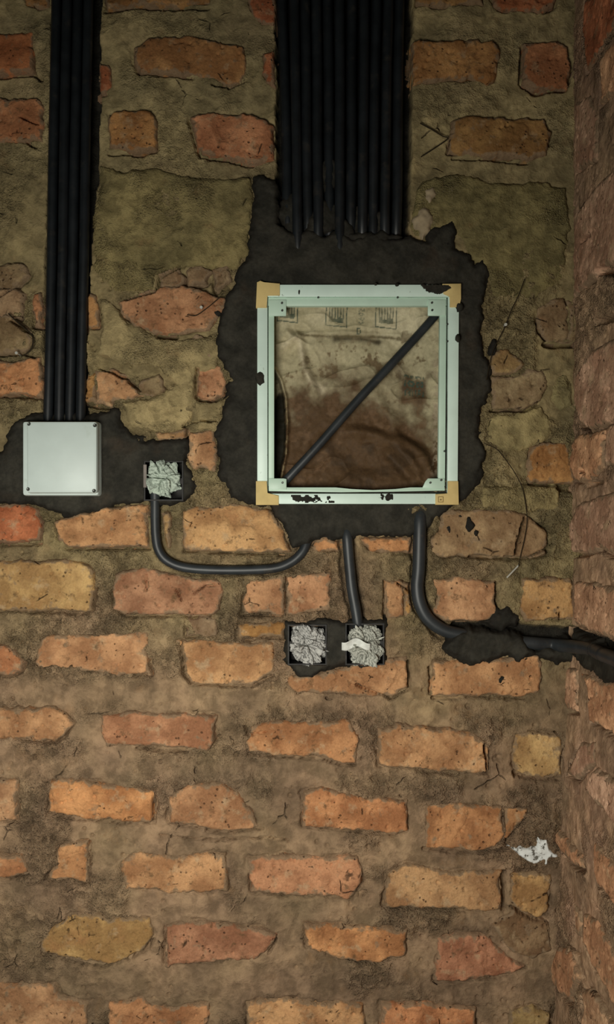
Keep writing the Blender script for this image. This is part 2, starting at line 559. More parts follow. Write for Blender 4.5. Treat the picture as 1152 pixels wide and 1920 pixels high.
BACK_BRICKS = [
    # left of the left pipe run
    ('r', [(0, 62), (61, 64), (63, 138), (0, 141)]), ('o', [(0, 186), (70, 184), (82, 200), (80, 266), (0, 268)]),
    ('b', [(45, -40), (95, -40), (95, 20), (50, 8)]), ('o', [(62, 552), (79, 545), (79, 614), (64, 612)]),
    ('o', [(0, 672), (40, 676), (79, 668), (79, 744), (20, 742), (0, 738)]),
    ('n', [(0, 500), (40, 495), (58, 515), (30, 540), (0, 548)]), ('n', [(0, 552), (28, 541), (46, 548), (46, 588), (38, 598), (0, 592)]),
    ('n', [(0, 602), (20, 592), (52, 612), (58, 640), (46, 662), (0, 662)]),
    # between the two pipe runs
    ('b', [(196, -40), (396, -40), (396, 8), (340, 14), (255, 12), (200, 20)]), ('r', [(452, -40), (516, -40), (516, 46), (490, 48), (470, 20)]),
    ('b', [(250, 88), (275, 76), (345, 66), (380, 76), (455, 88), (463, 118), (450, 156), (425, 163), (400, 150), (330, 138), (262, 138), (250, 124)]),
    ('r', [(492, 102), (516, 96), (516, 165), (502, 160), (492, 140)]), ('r', [(186, 118), (206, 124), (210, 165), (196, 176), (186, 176)]),
    ('b', [(203, 214), (240, 208), (282, 211), (297, 226), (290, 278), (264, 288), (206, 276)]),
    ('o', [(356, 222), (372, 214), (472, 213), (514, 238), (516, 302), (474, 308), (420, 296), (376, 291), (364, 252)]),
    ('t', [(218, 565), (255, 556), (262, 548), (300, 540), (340, 536), (385, 545), (424, 558), (422, 580), (408, 600), (392, 618), (345, 627), (300, 628), (255, 612), (228, 588)]),
    ('n', [(298, 514), (330, 500), (348, 520), (332, 540), (300, 542)]), ('n', [(346, 506), (376, 497), (398, 510), (386, 532), (352, 534)]), ('n', [(398, 506), (426, 498), (432, 525), (406, 546)]), ('n', [(345, 642), (372, 628), (412, 640), (416, 672), (380, 680), (350, 668)]),
    ('b', [(158, 548), (180, 556), (184, 580), (184, 612), (160, 616)]),
    ('t', [(178, 696), (212, 690), (236, 702), (262, 736), (282, 744), (240, 748), (214, 752), (210, 764), (180, 756)]),
    ('b', [(158, 700), (182, 698), (184, 756), (160, 752)]),
    ('n', [(262, 712), (300, 700), (312, 730), (290, 745), (262, 738)]),
    ('t', [(368, 690), (392, 682), (414, 684), (424, 712), (420, 738), (400, 750), (370, 744)]),
    ('t', [(354, 810), (404, 806), (410, 868), (402, 882), (362, 878), (354, 850)]),
    ('t', [(292, 812), (350, 804), (352, 824), (300, 826)]),
    ('n', [(222, 858), (245, 846), (256, 872), (244, 884), (225, 876)]),
    # right of the big pipe run
    ('b', [(782, -40), (905, -40), (905, 10), (840, 14), (782, 8)]), ('r', [(915, -40), (1040, -40), (1038, 12), (1012, 26), (965, 22), (925, 14)]),
    ('b', [(772, 80), (832, 76), (922, 80), (936, 98), (930, 152), (915, 161), (880, 146), (772, 161)]),
    ('o', [(982, 84), (1030, 78), (1066, 88), (1072, 130), (1064, 162), (1005, 172), (980, 154)]),
    ('b', [(846, 228), (870, 220), (1020, 222), (1034, 250), (1026, 292), (990, 301), (962, 296), (905, 294), (842, 284)]),
    ('q', [(1006, 578), (1035, 562), (1058, 560), (1070, 590), (1066, 636), (1030, 644), (1006, 618)]),
    ('n', [(1062, 560), (1078, 572), (1080, 640), (1066, 640), (1068, 600)]),
    ('q', [(922, 706), (965, 704), (990, 692), (1022, 694), (1028, 726), (1014, 752), (985, 766), (922, 768)]),
    ('l', [(918, 664), (946, 655), (985, 684), (968, 702), (922, 704)]),
    ('b', [(994, 838), (1030, 830), (1060, 834), (1072, 868), (1092, 908), (1040, 906), (992, 905), (988, 870)]),
    # the row under the boxes
    ('r', [(0, 946), (40, 945), (75, 952), (79, 1016), (0, 1021)]),
    ('t', [(104, 978), (150, 962), (200, 950), (240, 944), (278, 948), (281, 1026), (125, 1027), (110, 1010)]),
    ('l', [(303, 962), (322, 958), (322, 1028), (304, 1028)]),
    ('t', [(341, 958), (380, 948), (450, 944), (505, 956), (530, 990), (552, 1038), (480, 1036), (345, 1030)]),
    ('o', [(584, 1016), (610, 1008), (641, 1014), (641, 1035), (588, 1035)]), ('o', [(668, 1008), (720, 1005), (772, 1006), (772, 1036), (700, 1036)]),
    ('d', [(826, 958), (900, 954), (985, 962), (1022, 990), (1026, 1040), (980, 1046), (880, 1042), (832, 1042), (806, 1038), (806, 1010), (822, 996)]),
    # row
    ('y', [(0, 1050), (80, 1050), (166, 1054), (178, 1072), (176, 1144), (150, 1147), (0, 1141)]),
    ('p', [(214, 1076), (230, 1068), (280, 1064), (340, 1080), (410, 1084), (419, 1096), (415, 1146), (392, 1153), (235, 1152), (214, 1140)]),
    ('p', [(460, 1092), (480, 1086), (532, 1082), (534, 1152), (454, 1152)]), ('t', [(538, 1082), (580, 1074), (620, 1074), (620, 1146), (538, 1151)]),
    ('t', [(722, 1088), (756, 1088), (762, 1156), (724, 1160)]), ('b', [(756, 1090), (770, 1092), (772, 1150), (760, 1158)]),
    ('t', [(812, 1086), (860, 1082), (930, 1090), (932, 1152), (905, 1166), (832, 1166), (812, 1152), (818, 1120)]),
    ('y', [(978, 1086), (1020, 1082), (1074, 1086), (1078, 1160), (985, 1166), (974, 1142)]),
    # row
    ('o', [(0, 1198), (16, 1212), (48, 1242), (42, 1260), (18, 1266), (0, 1266)]),
    ('t', [(75, 1196), (95, 1190), (180, 1190), (275, 1186), (283, 1264), (245, 1266), (150, 1258), (80, 1255), (68, 1240)]),
    ('t', [(332, 1202), (360, 1198), (440, 1204), (512, 1205), (516, 1258), (488, 1276), (470, 1285), (360, 1282), (342, 1262), (345, 1235)]),
    ('n', [(350, 1158), (406, 1158), (407, 1194), (350, 1192)]), ('b', [(444, 1170), (536, 1163), (532, 1196), (446, 1197)]),
    ('t', [(542, 1266), (600, 1262), (690, 1242), (765, 1228), (768, 1288), (735, 1310), (660, 1304), (560, 1300), (540, 1286)]),
    ('t', [(814, 1240), (900, 1236), (950, 1230), (1014, 1224), (1014, 1298), (985, 1308), (900, 1304), (808, 1306)]),
    # row
    ('t', [(0, 1328), (60, 1326), (105, 1322), (145, 1356), (104, 1392), (40, 1386), (0, 1392)]),
    ('p', [(196, 1342), (240, 1334), (410, 1340), (402, 1394), (388, 1406), (300, 1398), (200, 1398), (190, 1370)]),
    ('o', [(476, 1362), (520, 1350), (560, 1354), (655, 1352), (672, 1388), (668, 1430), (640, 1432), (610, 1420), (465, 1412), (462, 1392)]),
    ('t', [(710, 1366), (742, 1358), (880, 1368), (914, 1390), (914, 1446), (862, 1450), (708, 1436)]),
    ('y', [(966, 1376), (1000, 1372), (1046, 1376), (1054, 1402), (1054, 1452), (1000, 1456), (968, 1448), (962, 1420)]),
    # row
    ('t', [(0, 1460), (36, 1460), (33, 1540), (0, 1542)]),
    ('o', [(94, 1464), (120, 1458), (200, 1470), (292, 1482), (290, 1540), (180, 1537), (88, 1524)]),
    ('t', [(314, 1496), (352, 1472), (398, 1466), (444, 1482), (466, 1510), (492, 1552), (440, 1558), (390, 1555), (318, 1540)]),
    ('o', [(567, 1482), (600, 1476), (680, 1494), (764, 1500), (762, 1555), (742, 1563), (650, 1556), (568, 1550)]),
    ('o', [(796, 1510), (860, 1506), (942, 1512), (946, 1566), (930, 1590), (900, 1596), (798, 1588)]), ('o', [(946, 1514), (992, 1516), (984, 1534), (962, 1556), (948, 1578)]),
    # row
    ('o', [(0, 1598), (44, 1600), (56, 1632), (30, 1644), (0, 1648)]),
    ('o', [(110, 1582), (168, 1572), (166, 1654), (130, 1648), (86, 1648), (106, 1625)]),
    ('t', [(224, 1616), (250, 1598), (330, 1604), (425, 1598), (426, 1668), (340, 1673), (236, 1666)]),
    ('p', [(464, 1610), (520, 1602), (600, 1606), (672, 1606), (680, 1656), (656, 1686), (620, 1682), (470, 1674)]),
    ('t', [(726, 1634), (760, 1618), (850, 1632), (940, 1630), (938, 1704), (900, 1706), (806, 1702), (720, 1700)]),
    ('y', [(958, 1636), (1000, 1632), (1036, 1640), (1030, 1700), (1012, 1722), (984, 1712), (958, 1696)]),
    # row
    ('y', [(100, 1736), (135, 1712), (210, 1720), (280, 1722), (288, 1752), (276, 1776), (240, 1796), (205, 1806), (140, 1796), (80, 1786), (76, 1768)]),
    ('p', [(310, 1736), (338, 1724), (420, 1732), (490, 1738), (520, 1752), (502, 1782), (478, 1796), (400, 1802), (310, 1812)]),
    ('o', [(570, 1732), (640, 1734), (762, 1744), (762, 1790), (710, 1803), (640, 1798), (600, 1786), (574, 1772)]),
    ('p', [(818, 1756), (860, 1748), (910, 1752), (950, 1788), (988, 1810), (960, 1826), (930, 1832), (814, 1838)]),
    ('n', [(918, 1728), (970, 1702), (1030, 1728), (1034, 1780), (1000, 1796), (960, 1784)]),
    # row at the lower edge
    ('t', [(0, 1846), (104, 1842), (112, 1866), (165, 1878), (168, 1920), (0, 1920)]),
    ('o', [(206, 1880), (270, 1864), (282, 1888), (392, 1880), (395, 1920), (205, 1920)]),
    ('t', [(461, 1876), (540, 1872), (682, 1882), (682, 1920), (461, 1920)]), ('o', [(714, 1880), (800, 1880), (892, 1890), (896, 1920), (712, 1920)]),
    ('l', [(956, 1892), (1000, 1886), (1032, 1896), (1028, 1920), (954, 1920)]),
]

RIGHT_BRICKS = [
    ('r', [(1098, 0), (1160, 0), (1160, 45), (1128, 92), (1104, 136), (1098, 100), (1096, 50)]), ('o', [(1132, 112), (1160, 78), (1160, 195), (1126, 200)]),
    ('m', [(1080, 196), (1108, 178), (1124, 215), (1120, 300), (1082, 322)]),
    ('m', [(1086, 400), (1118, 352), (1160, 330), (1160, 500), (1130, 508), (1080, 560), (1076, 480)]),
    ('m', [(1086, 700), (1106, 666), (1128, 648), (1160, 640), (1160, 792), (1112, 806), (1090, 790), (1080, 745)]),
    ('o', [(1076, 830), (1090, 814), (1134, 808), (1136, 878), (1118, 896), (1098, 906), (1080, 900), (1074, 870)]),
    ('m', [(1141, 800), (1160, 792), (1160, 872), (1140, 872)]),
    ('m', [(1086, 948), (1124, 930), (1160, 918), (1160, 1046), (1130, 1030), (1104, 1038), (1068, 1036), (1066, 985)]),
    ('p', [(1082, 1090), (1120, 1092), (1160, 1096), (1160, 1196), (1120, 1186), (1082, 1168)]),
    ('p', [(1050, 1246), (1086, 1256), (1086, 1338), (1068, 1332), (1052, 1304)]), ('o', [(1092, 1262), (1160, 1272), (1160, 1384), (1128, 1362), (1110, 1356), (1108, 1290)]),
    ('m', [(1092, 1390), (1116, 1392), (1114, 1430), (1084, 1464), (1066, 1448)]),
    ('m', [(1120, 1440), (1160, 1452), (1160, 1540), (1122, 1510), (1098, 1480)]),
    ('o', [(1044, 1546), (1060, 1568), (1092, 1604), (1096, 1632), (1076, 1620), (1058, 1600), (1038, 1572)]),
    ('o', [(1116, 1582), (1140, 1600), (1160, 1622), (1160, 1690), (1122, 1656), (1116, 1620)]),
    ('t', [(1078, 1696), (1092, 1708), (1092, 1760), (1078, 1748)]),
    ('o', [(1098, 1712), (1124, 1726), (1160, 1790), (1160, 1890), (1112, 1806), (1098, 1764)]),
    ('o', [(1048, 1772), (1072, 1786), (1088, 1830), (1072, 1880), (1052, 1862), (1030, 1826)]),
    ('t', [(1096, 1856), (1112, 1852), (1160, 1910), (1160, 1960), (1096, 1960)]),
]

COL = {'r': (0.42, 0.150, 0.065), 'o': (0.47, 0.225, 0.105), 't': (0.47, 0.262, 0.132), 'y': (0.47, 0.285, 0.125), 'd': (0.37, 0.228, 0.132), 'q': (0.30, 0.205, 0.118), 'b': (0.385, 0.205, 0.078),
       'p': (0.40, 0.200, 0.113), 'l': (0.38, 0.255, 0.118), 'n': (0.27, 0.188, 0.105), 'm': (0.31, 0.185, 0.120)}
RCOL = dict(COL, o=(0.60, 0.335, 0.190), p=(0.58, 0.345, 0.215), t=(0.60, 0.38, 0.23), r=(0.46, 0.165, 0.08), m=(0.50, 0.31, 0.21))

CEMENT_PATCHES = [  # lighter render smeared over the brickwork: (polygon, how olive)
    ([(190, 314), (230, 322), (300, 318), (350, 332), (468, 338), (470, 400), (466, 470), (440, 500), (400, 505), (340, 498), (296, 516), (288, 545), (250, 545), (215, 552), (190, 520), (176, 500), (174, 430), (182, 360)], 0.9),
    ([(792, 338), (870, 330), (940, 345), (1000, 345), (1062, 352), (1068, 430), (1060, 530), (1000, 560), (930, 560), (900, 500), (850, 430), (780, 440), (772, 400)], 1.0),
    ([(190, 600), (188, 560), (212, 570), (240, 606), (300, 636), (350, 634), (405, 628), (418, 652), (405, 690), (366, 694), (364, 790), (340, 806), (290, 812), (250, 806), (234, 775), (226, 752), (300, 744), (330, 720), (300, 690), (230, 684), (186, 664)], 0.75),
    ([(920, 784), (960, 778), (1012, 766), (1038, 790), (1034, 822), (985, 838), (950, 848), (910, 832)], 0.85),
    ([(906, 914), (960, 910), (1048, 912), (1050, 955), (1000, 962), (930, 952), (900, 955)], 0.85),
    ([(368, 756), (424, 752), (408, 800), (372, 804)], 0.7),
    ([(1036, 700), (1072, 694), (1076, 760), (1050, 775), (1034, 750)], 0.9),
]

WET_PATCHES = [  # fresh dark mortar: (polygon, thickness mm, edge width mm)
    ([(474, 332), (518, 334), (524, 372), (530, 420), (560, 440), (580, 425), (610, 440), (640, 430), (665, 445), (690, 430), (720, 445), (768, 442), (800, 452), (822, 425), (846, 420), (858, 438), (852, 468), (876, 482), (890, 500), (905, 488), (920, 510), (908, 560), (902, 620), (908, 660), (916, 690), (922, 730), (906, 765), (902, 820), (914, 850), (900, 905), (872, 944), (834, 962), (806, 985), (772, 1004), (700, 1006), (640, 1012), (585, 1012), (548, 1030), (530, 992), (505, 956), (460, 944), (428, 940), (420, 905), (408, 880), (406, 850), (412, 790), (426, 744), (424, 700), (404, 640), (406, 600), (425, 552), (446, 512), (464, 480), (470, 420), (478, 380)], 9, 9),
    ([(-120, 850), (0, 845), (18, 810), (28, 788), (60, 776), (165, 778), (222, 768), (232, 800), (262, 822), (300, 826), (352, 826), (356, 870), (376, 912), (352, 936), (322, 946), (278, 945), (242, 942), (205, 952), (160, 962), (128, 976), (95, 964), (60, 948), (0, 948), (-120, 950)], 9, 9),
    ([(536, 1166), (600, 1160), (638, 1164), (690, 1160), (724, 1164), (730, 1240), (690, 1250), (640, 1252), (604, 1266), (574, 1274), (548, 1260), (534, 1235)], 8, 8),
]
LOW_PATCHES = [  # mortar pressed around the pipe that leaves to the right, low in its trench
    ([(836, 1192), (866, 1176), (905, 1178), (950, 1180), (984, 1196), (1010, 1222), (990, 1236), (970, 1246), (950, 1232), (920, 1240), (888, 1252), (862, 1240), (826, 1216)], 16, 11),
    ([(908, 1166), (918, 1148), (950, 1140), (978, 1154), (970, 1172), (940, 1180)], 8, 8),
    ([(1000, 1222), (1034, 1208), (1062, 1196), (1090, 1206), (1090, 1246), (1056, 1244), (1020, 1238)], 13, 10),
]


def ab_back(poly):
    return [((u - 576), (960 - v)) for u, v in poly]


# extend what the frame cuts off, so that the wall goes on beside the picture
def extend_back(poly):
    out = []
    for u, v in poly:
        if u <= 0:
            u -= 95
        if v >= 1920:
            v += 42
        out.append((u, v))
    return out


def extend_right(poly):
    out = []
    for u, v in poly:
        a, b = right_wall_point(min(u, 1152), v)
        if u > 1152:
            a += 85
        out.append((a, b))
    return out


back_polys = [(c, ab_back(extend_back(p))) for c, p in BACK_BRICKS]
right_polys = [(c, extend_right(p)) for c, p in RIGHT_BRICKS]
# courses beyond the frame, left, above and below
rr = random.Random(5)
for row in range(26):
    v0 = -190 + row * 86
    for k in range(2):
        u0 = -345 + k * 232 - (row % 2) * 110
        if u0 + 205 > -105:
            continue
        j = lambda: rr.uniform(-6, 6)
        back_polys.append((rr.choice('topoyp'), ab_back([(u0 + j(), v0 + j()), (u0 + 100, v0 + j()), (u0 + 205 + j(), v0 + j()), (u0 + 205 + j(), v0 + 68 + j()), (u0 + 90, v0 + 68 + j()), (u0 + j(), v0 + 68 + j())])))
for row, v0 in ((0, -205), (1, -120), (2, 1996), (3, 2080)):
    for k in range(6):
        u0 = -110 + k * 228 - (row % 2) * 105
        if v0 < 0 and (u0 < 200 and u0 + 205 > 85 or u0 < 785 and u0 + 205 > 505):
            continue
        if u0 + 205 > 1060 or u0 < -110:
            continue
        j = lambda: rr.uniform(-6, 6)
        back_polys.append((rr.choice('topobp'), ab_back([(u0 + j(), v0 + j()), (u0 + 100, v0 + j()), (u0 + 205 + j(), v0 + j()), (u0 + 205 + j(), v0 + 66 + j()), (u0 + 90, v0 + 66 + j()), (u0 + j(), v0 + 66 + j())])))


GAPS = [  # open joints and cracks seen in the photograph: (half width px, path)
    (2.6, [(340, 1204), (342, 1240), (346, 1262), (360, 1283), (430, 1287)]), (2.2, [(430, 1287), (475, 1286), (512, 1268)]), (3.4, [(258, 1403), (285, 1406), (304, 1409)]), (2.0, [(304, 1409), (350, 1411)]),
    (2.4, [(90, 1527), (150, 1537), (240, 1545), (290, 1544)]), (3.0, [(388, 1558), (424, 1561)]), (2.6, [(424, 1560), (492, 1555)]), (2.2, [(300, 1566), (400, 1576), (500, 1572), (540, 1578)]),
    (2.4, [(568, 1553), (640, 1558), (740, 1565)]), (3.6, [(795, 1590), (860, 1598), (900, 1598), (942, 1592)]), (5.0, [(944, 1636), (946, 1704)]), (2.4, [(722, 1703), (806, 1705), (900, 1709)]),
    (3.4, [(80, 1790), (130, 1804), (190, 1814), (240, 1800)]), (2.0, [(310, 1738), (312, 1808)]), (1.6, [(536, 1082), (536, 1152)]), (2.6, [(455, 1156), (530, 1156)]), (2.0, [(235, 1155), (400, 1155)]),
    (3.0, [(0, 1024), (76, 1021)]), (2.0, [(125, 1029), (280, 1030)]), (2.6, [(345, 1034), (470, 1038), (550, 1042)]), (4.5, [(1000, 172), (1060, 166)]), (3.0, [(980, 88), (976, 154), (1000, 172)]),
    (6.0, [(1022, 648), (1080, 646)]), (3.0, [(966, 1455), (1000, 1460), (1050, 1462)]), (5.0, [(964, 1448), (975, 1456)]), (4.5, [(298, 631), (330, 633)]), (2.4, [(160, 760), (212, 766)]),
    (2.6, [(818, 1842), (930, 1836), (985, 1816)]), (2.2, [(464, 1416), (610, 1425), (640, 1435), (668, 1434)]), (2.6, [(850, 296), (905, 298), (990, 305)]), (2.4, [(922, 770), (985, 770), (1012, 756)]),
    (2.6, [(992, 909), (1040, 910)]), (6.5, [(1050, 916), (1078, 918)]), (3.0, [(983, 973), (975, 1005), (965, 1040)]), (1.0, [(275, 1078), (275, 1106)]), (1.0, [(330, 1104), (340, 1126)]), (0.8, [(338, 1106), (334, 1118)]),
    (0.9, [(366, 1112), (386, 1098), (404, 1096)]), (2.4, [(204, 288), (264, 290), (290, 282)]), (2.6, [(398, 158), (430, 165), (460, 152)]), (2.4, [(196, 20), (255, 14), (390, 16)]), (2.6, [(376, 294), (420, 300), (474, 311)]),
    (2.2, [(352, 222), (362, 258), (374, 290)]), (2.6, [(0, 143), (62, 141)]), (3.2, [(62, 140), (78, 152)]), (1.6, [(40, 222), (72, 236)]), (1.8, [(48, 264), (68, 276)]), (2.2, [(0, 744), (40, 742), (70, 748)]),
    (2.0, [(0, 556), (24, 542), (42, 530)]), (1.8, [(46, 548), (48, 590), (40, 600)]), (2.2, [(20, 600), (40, 616), (58, 626)]), (2.0, [(0, 666), (46, 664), (66, 670)]), (2.0, [(340, 500), (300, 520), (292, 545)]),
    (2.0, [(238, 562), (255, 556), (290, 548)]), (1.8, [(186, 690), (212, 700), (240, 712), (262, 734)]), (2.0, [(370, 690), (368, 744)]), (2.6, [(372, 750), (404, 752), (424, 742)]), (1.8, [(344, 800), (360, 790), (404, 790)]),
    (2.2, [(352, 826), (352, 806)]), (2.4, [(800, 586), (800, 586.5)]), (2.0, [(668, 1284), (735, 1312), (765, 1294)]), (2.0, [(766, 1240), (768, 1290)]), (2.2, [(812, 1308), (985, 1310)]), (1.6, [(806, 1250), (806, 1300)]),
    (1.8, [(908, 1396), (914, 1448), (860, 1454)]), (2.0, [(460, 1362), (466, 1378), (500, 1372)]), (2.2, [(402, 1396), (412, 1380)]), (1.8, [(656, 1688), (680, 1672)]), (4.0, [(676, 1680), (686, 1674)]),
    (2.0, [(505, 1786), (520, 1760)]), (2.0, [(64, 1420), (64, 1421)]), (1.6, [(60, 1380), (66, 1390), (90, 1392)]), (2.2, [(0, 1650), (56, 1640)]), (2.0, [(86, 1652), (166, 1658)]), (2.0, [(170, 1576), (168, 1652)]),
    (1.8, [(290, 1484), (288, 1542)]), (1.8, [(800, 1160), (832, 1170)]), (1.6, [(1048, 1150), (1050, 1162)]), (2.0, [(930, 1092), (932, 1150)]), (2.0, [(720, 1090), (722, 1162)]), (1.8, [(1040, 1020), (990, 1046), (880, 1044)]),
    (1.6, [(762, 1106), (745, 1095)]), (2.0, [(1046, 1376), (1040, 1372)]), (3.0, [(1012, 1722), (1030, 1718)]), (2.0, [(958, 1700), (984, 1716), (1010, 1724)]), (3.4, [(952, 1588), (945, 1594)]), (2.0, [(948, 1580), (968, 1556), (990, 1534)])]
RGAPS = [
    (3.0, [(1104, 140), (1128, 98), (1152, 60)]), (3.0, [(1098, 60), (1102, 138)]), (3.0, [(1084, 392), (1084, 420)]), (4.0, [(1110, 440), (1096, 452)]), (6.0, [(1125, 510), (1135, 508), (1152, 512)]),
    (7.0, [(1120, 604), (1152, 596)]), (3.0, [(1106, 570), (1092, 610)]), (4.5, [(1078, 760), (1074, 772)]), (3.2, [(1090, 800), (1110, 808)]), (3.0, [(1136, 800), (1134, 822)]), (4.0, [(1094, 880), (1102, 886)]),
    (5.5, [(1098, 910), (1130, 902)]), (5.0, [(1074, 1040), (1104, 1040)]), (3.4, [(1122, 1026), (1140, 1042), (1152, 1044)]), (3.0, [(1064, 985), (1066, 1030)]), (3.6, [(1050, 1310), (1066, 1334), (1086, 1340)]), (2.6, [(1108, 1296), (1110, 1356), (1152, 1376)]),
    (2.4, [(1064, 1452), (1084, 1466), (1116, 1432)]), (2.4, [(1088, 1392), (1070, 1430)]), (4.0, [(1056, 1604), (1074, 1624), (1094, 1634)]), (2.6, [(1092, 1606), (1088, 1560)]), (3.4, [(1116, 1625), (1122, 1660), (1140, 1680)]),
    (4.0, [(1032, 1832), (1052, 1866), (1072, 1884)]), (3.0, [(1098, 1768), (1112, 1810), (1145, 1860)]), (3.0, [(1060, 1762), (1085, 1790)]), (2.6, [(1092, 1870), (1096, 1920)]), (2.6, [(1110, 1690), (1135, 1730)])]


def gap_limit(a, b, gaps):
    """cap on the relief: deep and narrow along every open joint"""
    lim = np.full(np.shape(a), 1e3)
    if np.size(a) == 0:
        return lim
    wob = fbm(a, b, 14, 2, 555) * 1.5
    wob2 = fbm(a, b, 40, 2, 556) * 0.8
    for w, path in gaps:
        xs = [p[0] for p in path]
        ys = [p[1] for p in path]
        if min(xs) - 12 > a.max() or max(xs) + 12 < a.min() or min(ys) - 12 > b.max() or max(ys) + 12 < b.min():
            continue
        i = (a[0] > min(xs) - 12) & (a[0] < max(xs) + 12)
        j = (b[:, 0] > min(ys) - 12) & (b[:, 0] < max(ys) + 12)
        if not i.any() or not j.any():
            continue
        q = np.ix_(j, i)
        s = w + wob2[q] - pdist(a[q] + wob[q], b[q] + wob[q] * 0.7, path)
        h = 16 - 36 * smooth(-2.6, 1.6, s)
        lim[q] = np.minimum(lim[q], np.where(s > -2.6, h, 1e3))
    return lim


GAPS_AB = [(w, [((u - 576), (960 - v)) for u, v in p]) for w, p in GAPS]
RGAPS_AB = [(w, [right_wall_point(u, v) for u, v in p]) for w, p in RGAPS]


for row in range(24):  # the right wall goes on towards the viewer, beyond the frame
    b0 = 1090 - row * 88
    if abs(b0 - 30 + 255) < 75:
        continue
    a0 = 318 + (row % 2) * 60
    j = lambda: rr.uniform(-7, 7)
    right_polys.append((rr.choice('ompomt'), [(a0 + j(), b0 + j()), (a0 + 110, b0 + j()), (a0 + 215 + j(), b0 + j()), (a0 + 215 + j(), b0 - 68 + j()), (a0 + 100, b0 - 68 + j()), (a0 + j(), b0 - 68 + j())]))


def carve(a, b, seed=3):
    """deepest surface height allowed by the chases and trenches (mm), and how dark their mortar is"""
    lim = np.full(np.shape(a), 1e3)
    dark = np.zeros(np.shape(a))
    jag = fbm(a, b, 26, 3, seed) * 3.0
    for poly, depth, dk in CHASES:
        s = sdist(a, b, ab_back(poly)) + jag
        h = 40 - (40 + depth) * smooth(-3, 4, s)
        lim = np.minimum(lim, np.where(s > -4, h, 1e3))
        dark = np.maximum(dark, dk * smooth(-1, 5, s))
    for path, half, depth, dk in TRENCHES:
        s = half - pdist(a, b, ab_back(path)) + jag * 1.3
        h = 12 - (12 + depth) * smooth(-3, 6, s)
        lim = np.minimum(lim, np.where(s > -4, h, 1e3))
        dark = np.maximum(dark, dk * smooth(0, 7, s))
    lim = np.minimum(lim, gap_limit(a, b, GAPS_AB))
    return lim, dark


def in_holes(a, b, grow=0.0):
    r = np.zeros(np.shape(a), bool)
    for u0, v0, u1, v1 in HOLES:
        r |= (a > u0 - 576 - grow) & (a < u1 - 576 + grow) & (b < 960 - v0 + grow) & (b > 960 - v1 - grow)
    return r


# ------------------------------------------------------------------ the two walls: mortar bed as one relief each
def wall_relief(A, B, polys, back):
    big = fbm(A, B, 150, 3, 11) * 3.6
    lump = fbm(A, B, 42, 3, 23) * 3.0
    gritm = smooth(-0.10, 0.45, fbm(A, B, 120, 3, 41))
    if back:
        v = 960 - B
        gritm = gritm * (1 - 0.8 * np.exp(-((v - 1312 - 0.03 * A) / 24) ** 2)) * (1 - 0.7 * np.exp(-((v - 1440) / 22) ** 2)) * (1 - 0.5 * smooth(500, 300, v))
        coarse = np.maximum(np.exp(-((v - 1105) / 75) ** 2), np.exp(-((v - 1760) / 90) ** 2 - ((A + 560) / 130) ** 2))
        gritm = np.maximum(gritm, coarse * (0.75 + 0.25 * fbm(A, B, 50, 2, 461)))
    fine = fbm(A, B, 9, 2, 57) * (0.3 + 1.3 * gritm) + np.minimum(fbm(A, B, 14, 2, 63), 0) * 1.3 * gritm
    h = big + lump + fine
    wx, wy = A + fbm(A, B, 18, 2, 401) * 4, B + fbm(A, B, 18, 2, 402) * 4
    f1, c1 = worley(wx, wy, 13.0, 411)
    f2, c2 = worley(wx, wy, 6.5, 421)
    crumb = (np.sqrt(np.clip(1 - f1 * f1 * 1.2, 0, 1)) * (0.4 + c1) * 3.6 + np.sqrt(np.clip(1 - f2 * f2 * 1.2, 0, 1)) * (0.3 + c2) * 1.5 - 2.2) * 1.3
    f3, c3 = worley(A, B, 17.0, 431)
    r3 = (1.2 + 3.4 * c3 ** 3) / 17.0
    pitm = smooth(-0.15, 0.25, fbm(A, B, 90, 2, 441))
    pits = smooth(1.25, 0.55, f3 / r3) * (2.0 + 4.5 * c3) * (c3 > 0.25) * pitm
    crumbcol = 0.25 + (c1 - 0.5) * 0.42 * (0.25 + 0.75 * gritm) + (c2 - 0.5) * 0.16 * gritm
    if back:  # a paler cement render was smeared over the upper courses
        crumbcol = crumbcol + 0.30 * smooth(370, 290, v + fbm(A, B, 80, 2, 451) * 20)
        pits = pits * (1 - 0.7 * smooth(520, 420, v))
        crumb = crumb * (1 - 0.5 * smooth(520, 420, v))
    crumbcol = np.clip(crumbcol, 0, 1)
    h = h + crumb * (0.12 + 0.88 * gritm) - pits
    crackmask = smooth(-0.05, 0.35, fbm(A, B, 60, 2, 77))
    for c, poly in polys:
        xs = [p[0] for p in poly]
        ys = [p[1] for p in poly]
        i = (A[0] > min(xs) - 14) & (A[0] < max(xs) + 14)
        j = (B[:, 0] > min(ys) - 14) & (B[:, 0] < max(ys) + 14)
        if not i.any() or not j.any():
            continue
        w = np.ix_(j, i)
        a, b = A[w], B[w]
        s = sdist(a, b, poly) + fbm(a, b, 22, 3, 91) * 3.5
        cy = sum(ys) / len(ys)
        low = smooth(5, -12, b - cy)
        groove = np.exp(-((s + 1.0) / 3.0) ** 2) * crackmask[w] * (0.35 + 0.95 * low) * 13
        smear = smooth(0.42, 0.75, fbm(a, b, 55, 3, 101))
        sink = smooth(0, 5, s) * 9 * (1 - smear * smooth(22, 4, s))
        h[w] = h[w] - groove - sink
    return h, gritm, crumbcol


